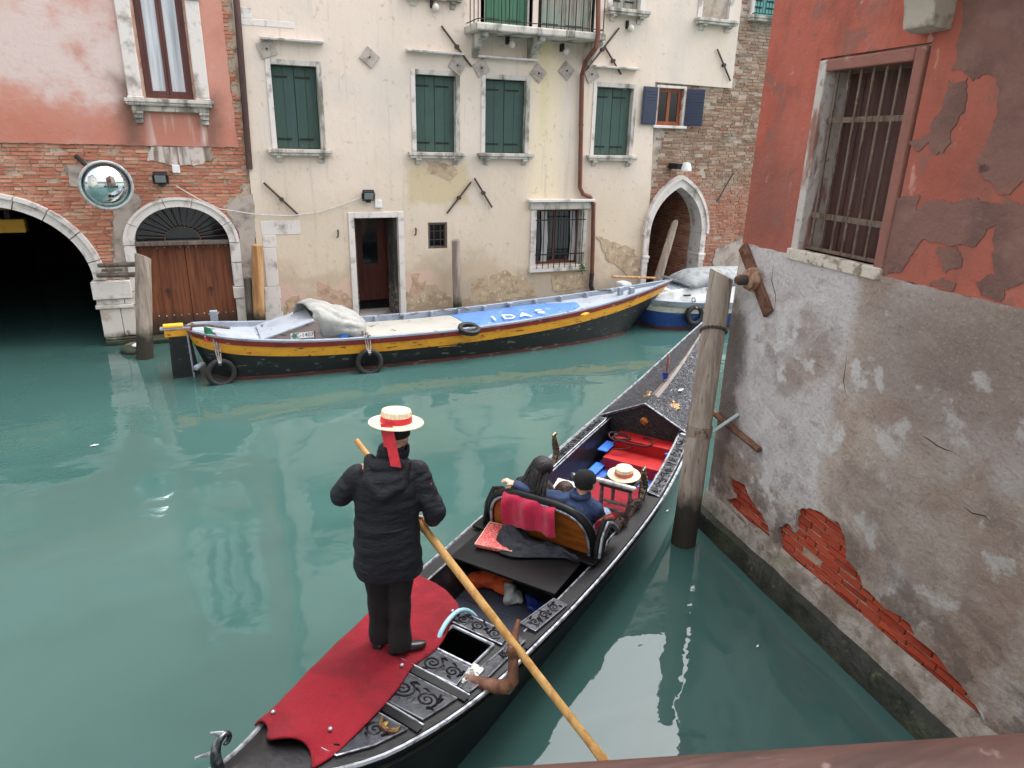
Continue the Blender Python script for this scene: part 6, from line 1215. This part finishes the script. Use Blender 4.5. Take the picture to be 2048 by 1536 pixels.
J=dict(hip=(0,.0,.86),che=(.01,.02,1.2),nk=(.05,.03,1.5),hd=(.085,.045,1.66),shL=(-.165,.02,1.4),shR=(.2,.02,1.4),elL=(-.29,.05,1.24),elR=(.315,-.05,1.13),knL=(-.08,.05,.46),knR=(.065,.0,.45),anL=(-.08,.07,.09),anR=(.055,-.04,.09),hpL=(-.092,.02,.84),hpR=(.092,.0,.84))
wL=hL+Vector((-.075,-.02,-.04)); wR=hR+Vector((.075,.02,.02))
bd=MB(); P_=head(bd,J['hd'],(.55,.83,-.02)); bd.caps(J['nk'],J['hd'],.06,.055); bd.caps((.0,.01,.9),(.02,.02,1.3),.13,.15); bd.caps((.02,.02,1.3),(.04,.02,1.46),.13,.09); bd.caps(J['shL'],J['shR'],.07,.07)
for a,b,r0,r1 in (('shL','elL',.05,.04),('shR','elR',.05,.04),('hpL','knL',.08,.06),('hpR','knR',.08,.06),('knL','anL',.055,.04),('knR','anR',.055,.04)): bd.caps(J[a],J[b],r0,r1)
bd.caps(J['elL'],wL,.04,.028); bd.caps(J['elR'],wR,.04,.028); hand_grip(bd,wL,hL,ol,1); hand_grip(bd,wR,hR,ol,-1)
bd.build('body',m_skin,GO,True,remesh=.0075,smi=2)
jk=MB()
rg=[(.0,.0,.66,.21,.15),(.0,.0,.68,.228,.168),(.0,.0,.78,.23,.172),(.0,.0,.9,.224,.166),(.0,.005,1.0,.216,.16),(.0,.005,1.06,.212,.157),(.005,.01,1.12,.216,.158),(.01,.01,1.22,.214,.156),(.012,.012,1.32,.212,.15),(.018,.015,1.4,.2,.135),(.025,.02,1.455,.155,.11),(.04,.025,1.51,.1,.09),(.05,.03,1.56,.088,.085),(.055,.03,1.585,.08,.078)]
rs=[]
for a,b in zip(rg,rg[1:]):
    for k in range(3):
        t=k/3; v=[p+(q-p)*t for p,q in zip(a,b)]; q_=1+.006*math.cos(v[2]*2*math.pi/.082)+.012*mnoise.noise(Vector((v[2]*9,1,2))); rs.append(ell((v[0]+.004*math.sin(v[2]*40),v[1],v[2]),v[3]*q_,v[4]*q_))
rs.append(ell(rg[-1][:3],rg[-1][3],rg[-1][4])); jk.loft(rs)
def sleeve(p0,p1,r0,r1,k=7):
    p0=Vector(p0);p1=Vector(p1); n=k*4; jk.tube([p0.lerp(p1,i/n) for i in range(n+1)],[ (r0+(r1-r0)*i/n)*(1+.022*math.cos(i/n*k*2*math.pi)) for i in range(n+1)],16); jk.ball(p1,r1,r1,r1,12,8); jk.ball(p0,r0,r0,r0,12,8)
sleeve(J['shL'],J['elL'],.08,.074,4); sleeve(J['elL'],wL,.072,.05,4); sleeve(J['shR'],J['elR'],.08,.075,5); sleeve(J['elR'],wR+Vector((0,0,.005)),.078,.052,3)
for i in range(len(jk.v)):
    p=Vector(jk.v[i]); q=mnoise.noise_vector(Vector((p.x*7,p.y*7,p.z*19)))*.011+mnoise.noise_vector(p*5)*.01; jk.v[i]=tuple(p+Vector((q.x,q.y,q.z*.5)))
jo=jk.build('jacket',m_jack,GO,True,remesh=.009,smi=3)
hd_=MB()                                           # hood lying on the back
for a,b,r0,r1 in (((-.09,-.04,1.53),(-.1,-.11,1.42),.04,.04),((-.1,-.11,1.42),(-.02,-.165,1.34),.045,.05),((-.02,-.165,1.34),(.09,-.14,1.38),.05,.045),((.09,-.14,1.38),(.14,-.06,1.5),.045,.035),((-.05,-.08,1.5),(.08,-.08,1.5),.05,.05),((-.04,-.12,1.42),(.07,-.12,1.42),.055,.055)): hd_.caps(a,b,r0,r1)
hd_.build('hood',m_jack,jo,True,remesh=.01,smi=3)
cl=MB().loft([ell((.055,.03,1.51),.1,.095),ell((.06,.03,1.545),.105,.1),ell((.066,.035,1.575),.1,.097),ell((.066,.035,1.57),.085,.083),ell((.06,.03,1.55),.08,.08)],cap=False).build('collar',m_jack,jo,True)
MB().tube([Vector((.2*math.cos(t),-.152*math.sin(t)+.004,1.06)) for t in [.5+2.1*i/14 for i in range(15)]],.014,6).build('back_belt',m_jack,jo,True)
MB().cbox((.292,-.05,1.32),.012,.03,.04).build('sleeve_badge',mat('brown_badge',S(90,54,50)),jo)
tr_=MB()
for kk,s_ in (('L',-1),('R',1)):
    rings=[]; hp,kn,an=Vector(J['hp'+kk]),Vector(J['kn'+kk]),Vector(J['an'+kk])
    for i in range(13):
        t=i/12; c=hp.lerp(kn,t*2) if t<.5 else kn.lerp(an+Vector((0,0,-.035)),t*2-1); r_=.1-.024*min(1,t*1.6)+.004*math.sin(t*23)+(.006 if t>.85 else 0); rings.append(ell(c,r_,r_*1.05))
    tr_.loft(rings)
tr_.loft([ell((0,0,.78),.17,.13),ell((0,0,.95),.17,.13)]); tr_.build('trousers',m_trou,GO,True,remesh=.009,smi=3)
def shoe(an,f):
    an=Vector((an[0],an[1],0)); f=Vector(f).normalized(); s_=f.cross(Vector((0,0,1))); rings=[]
    for t,w_,h_,z0 in ((-.085,.026,.05,.0),(-.07,.036,.085,0),(-.02,.038,.09,0),(.04,.04,.075,0),(.1,.047,.055,0),(.15,.042,.042,.002),(.185,.026,.03,.004),(.195,.012,.02,.006)):
        c=an+f*t; rings.append([c+s_*w_*math.cos(u)+Vector((0,0,z0+h_*(.5+.5*math.sin(u)) if math.sin(u)>-.6 else z0)) for u in [6.283*i/14 for i in range(14)]])
    MB().loft(rings).build('shoe',m_shoe,GO,True,ang=1.2)
shoe(J['anR'],(.94,.3,0)); shoe(J['anL'],(.35,.93,0))
bn_=MB(); f=Vector((.55,.83,-.02)).normalized(); bn_.lathe([(.086,-.004),(.092,.01),(.093,.03),(.09,.07),(.075,.1),(.045,.12),(.005,.128)],28,Vector(J['hd'])+Vector((-.004,-.008,.0)),(0,0,1)).build('knit_cap',m_knit,GO,True)
hat=empty('straw_hat',(0,0,0)); hat.parent=GO
T=boater(hat,Vector(J['hd'])+Vector((.0,-.004,.085)),Matrix.Rotation(R(-4),3,'X')@Matrix.Rotation(R(3),3,'Y'),m_rib,.93)
tb=Vector(J['hd'])+Vector((-.055,-.1,.1)); MB().strip([[tb+Vector((-.03+.012*i/3*1.3,-.012-.012*i*.9,-.035*i+.01)),tb+Vector((.03+.014*i/3*1.3,-.02-.012*i*.9,-.037*i+.012))] for i in range(8)]).build('ribbon_tail',m_rib,hat,True)
tb2=tb+Vector((-.01,.004,.0)); MB().strip([[tb2+Vector((-.035+.004*i,-.01-.01*i,-.035*i+.02)),tb2+Vector((.01+.008*i,-.008-.01*i,-.035*i+.02))] for i in range(5)]).build('ribbon_tail',m_rib,hat,True)
# ---------------------------------------------------------------- passengers (gondola coordinates)
def passenger(label,spec):
    o=empty('person',gw(*spec['hip']),0,label,'person','gondola passengers'); base=gw(*spec['hip']); v=lambda p:gw(*p)-base
    fdir=lambda d:(gax*d[0]+gnx*d[1]+Vector((0,0,d[2])))
    bd=MB(); H_=spec['head']; k=spec.get('k',1)
    head(bd,v(H_),fdir(spec['face']),s_=k); nk=spec['neck']; bd.caps(v(nk),v(H_),.05*k,.05*k); bd.caps(v(spec['hip']),v(spec['chest']),.11*k,.13*k); bd.caps(v(spec['chest']),v(nk),.12*k,.06*k)
    for A in spec['arms']: bd.caps(v(A[0]),v(A[1]),.042*k,.035*k); bd.caps(v(A[1]),v(A[2]),.035*k,.026*k)
    for A in spec['legs']: bd.caps(v(spec['hip']),v(A[0]),.07*k,.055*k); bd.caps(v(A[0]),v(A[1]),.05*k,.035*k)
    for A in spec['arms']:                         # open hands: palm, four fingers, thumb
        e,w_=v(A[1]),v(A[2]); d=(w_-e).normalized(); sd_=d.cross(Vector((0,0,1))).normalized(); up=sd_.cross(d); pc=w_+d*.05*k; bd.ball(pc,.04*k,.05*k,.018*k,10,6,Matrix((sd_,d,up)).transposed()); bd.caps(w_,pc,.024*k,.024*k,8)
        for q,(o_,ln) in enumerate(((-.028,.055),(-.01,.068),(.01,.064),(.028,.05))): b0=pc+sd_*o_*k+d*.035*k; bd.tube([b0,b0+d*ln*.55*k+up*.004,b0+d*ln*.9*k-up*.02*k,b0+d*ln*.95*k-up*.035*k],[.0095*k,.009*k,.0085*k,.006*k],8)
        b0=pc-sd_*.034*k; bd.tube([b0,b0-sd_*.02*k+d*.02*k,b0-sd_*.022*k+d*.045*k-up*.012],[.012*k,.011*k,.008*k],8)
    bd.build('body',m_skin,o,True,remesh=.008,smi=2)
    jk=MB(); jk.caps(v(spec['hip'])+Vector((0,0,-.04)),v(spec['chest']),.15*k,.165*k,16); jk.caps(v(spec['chest']),v(nk)+Vector((0,0,-.03)),.155*k,.085*k,16)
    for A in spec['arms']: jk.caps(v(nk)+(v(A[0])-v(nk))*.6,v(A[0]),.07*k,.075*k); jk.caps(v(A[0]),v(A[1]),.072*k,.06*k); jk.caps(v(A[1]),v(A[2]),.06*k,.045*k)
    for i in range(len(jk.v)): p=Vector(jk.v[i]); jk.v[i]=tuple(p+mnoise.noise_vector((p+base)*13)*.02)
    jk.build('jacket',spec['jm'],o,True,remesh=.01,smi=3)
    tr=MB()
    for A in spec['legs']: tr.caps(v(spec['hip']),v(A[0]),.09*k,.075*k); tr.caps(v(A[0]),v(A[1]),.072*k,.055*k)
    tr.build('trousers',spec['tm'],o,True,remesh=.01,smi=3)
    for A in spec['legs']:
        d=fdir(A[2]).normalized(); p=v(A[1]); MB().caps(p+Vector((0,0,-.03)),p+d*.14*k+Vector((0,0,-.045)),.05*k,.038*k,12).caps(p+Vector((0,0,.06)),p+Vector((0,0,-.03)),.055*k,.05*k,12).build('boot',m_shoe,o,True,remesh=.01,smi=2)
    return o,v,fdir
# man in a black knit cap, arm along the seat back
o,v,fd=passenger('passenger in blue jacket and black knit cap, arm along the seat back',dict(k=1.08,hip=(5.48,.3,.52),chest=(5.43,.3,.83),neck=(5.45,.32,1.0),head=(5.49,.35,1.13),face=(.35,-.93,-.12),
  arms=[((5.38,.13,.96),(5.28,-.05,1.0),(5.22,-.24,1.07)),((5.48,.47,.9),(5.6,.53,.68),(5.78,.44,.66))],legs=[((5.98,.2,.56),(6.2,.1,.2),(1,-.2,-.2)),((5.98,.38,.56),(6.12,.4,.2),(1,0,-.2))],jm=m_denim,tm=m_jeans))
MB().lathe([(.096,-.035),(.105,-.01),(.107,.03),(.101,.07),(.08,.103),(.043,.124),(.004,.13)],28,v((5.48,.35,1.145))+Vector((0,0,.005)),(0,0,1)).build('knit_cap',m_knit,o,True)
cl=MB(); cl.torus(v((5.45,.32,1.03)),.08,.03,(0,0,1),20,8).build('collar',m_denim,o,True)
# woman with long black hair
o,v,fd=passenger('passenger in a black jacket with long black hair hanging down her back',dict(k=1.06,hip=(5.45,-.15,.52),chest=(5.37,-.15,.9),neck=(5.36,-.1,1.07),head=(5.4,-.07,1.2),face=(.9,-.1,-.35),
  arms=[((5.44,-.3,.98),(5.5,-.46,.76),(5.74,-.42,.7)),((5.5,-.08,.96),(5.66,-.04,.72),(5.82,-.14,.74))],legs=[((5.98,-.36,.55),(6.2,-.4,.2),(1,-.1,-.2)),((6.0,-.16,.6),(6.36,-.1,.62),(.5,-.6,.6))],jm=m_blackj,tm=m_denim))
hr=MB(); rnd=random.Random(4)
hr.ball(v((5.398,-.073,1.237)),.112,.112,.11,18,12); hr.caps(v((5.350,-.09,1.21)),v((5.270,-.1,1.0)),.08,.07,14); hr.caps(v((5.270,-.1,1.02)),v((5.240,-.11,.86)),.07,.045,14); hr.caps(v((5.300,-.2,1.08)),v((5.250,-.26,.9)),.05,.04,10)
for i in range(150):
    a=rnd.uniform(-1,1); p0=v((5.46-.1*rnd.random(),-.08+a*.095,1.33-.07*abs(a))); p1=v((5.27+rnd.uniform(-.03,.02),-.1+a*.13,1.08)); p2=v((5.17+rnd.uniform(-.03,.03),-.11+a*.17+rnd.uniform(-.04,.04),.9-.14*rnd.random()))
    hr.tube([p0,p0.lerp(p1,.5)+Vector((0,0,.02)),p1,p1.lerp(p2,.5),p2],[.009,.011,.011,.008,.002],5)
hr.build('hair',m_hair,o,True)
# child with brown hair between them
ch_=GP(1130,985,.98)
o,v,fd=passenger('small passenger with brown hair tucked between the two others',dict(hip=(5.62,.06,.48),chest=(5.55,.06,.7),neck=(5.53,.07,.82),head=(ch_[0],ch_[1],.99),face=(.8,.4,-.45),k=.85,
  arms=[((5.53,-.02,.78),(5.62,-.06,.64),(5.76,-.02,.62)),((5.53,.14,.78),(5.64,.16,.64),(5.78,.1,.62))],legs=[((5.92,.0,.52),(6.1,-.02,.26),(1,0,-.2)),((5.92,.1,.52),(6.1,.12,.26),(1,0,-.2))],jm=m_blackj,tm=m_trou))
hr=MB(); c=v((ch_[0]-.012,ch_[1],1.01)); hr.ball(c,.092,.094,.096,18,12)
for i in range(60):
    a=rnd.uniform(0,6.28); e=rnd.uniform(.2,1.5); q=Vector((math.cos(a)*math.cos(e),math.sin(a)*math.cos(e),math.sin(e))); p0=c+q*.085; hr.tube([p0,p0+Vector((q.x*.02,q.y*.02,-.02)),p0+Vector((q.x*.03,q.y*.03,-.055))],[.012,.011,.003],5)
hr.build('hair',m_hairb,o,True)
mp=MB().strip([[(-.1,-.13,0),(0,-.13,.012),(.1,-.13,.0)],[(-.1,0,.0),(0,0,.016),(.1,0,.004)],[(-.1,.13,0),(0,.13,.01),(.1,.13,.0)]]).build('paper_map',mat('white_paper',S(222,222,218),[(S(150,160,170),nz(26,.56,.62,2,.6))],.8),None,True); mp.matrix_world=Matrix.Translation(gw(5.95,-.06,.76))@Matrix.Rotation(GA,4,'Z')@Matrix.Rotation(R(-28),4,'Y'); tag(mp,'open white paper map on the knees of the passengers','map')
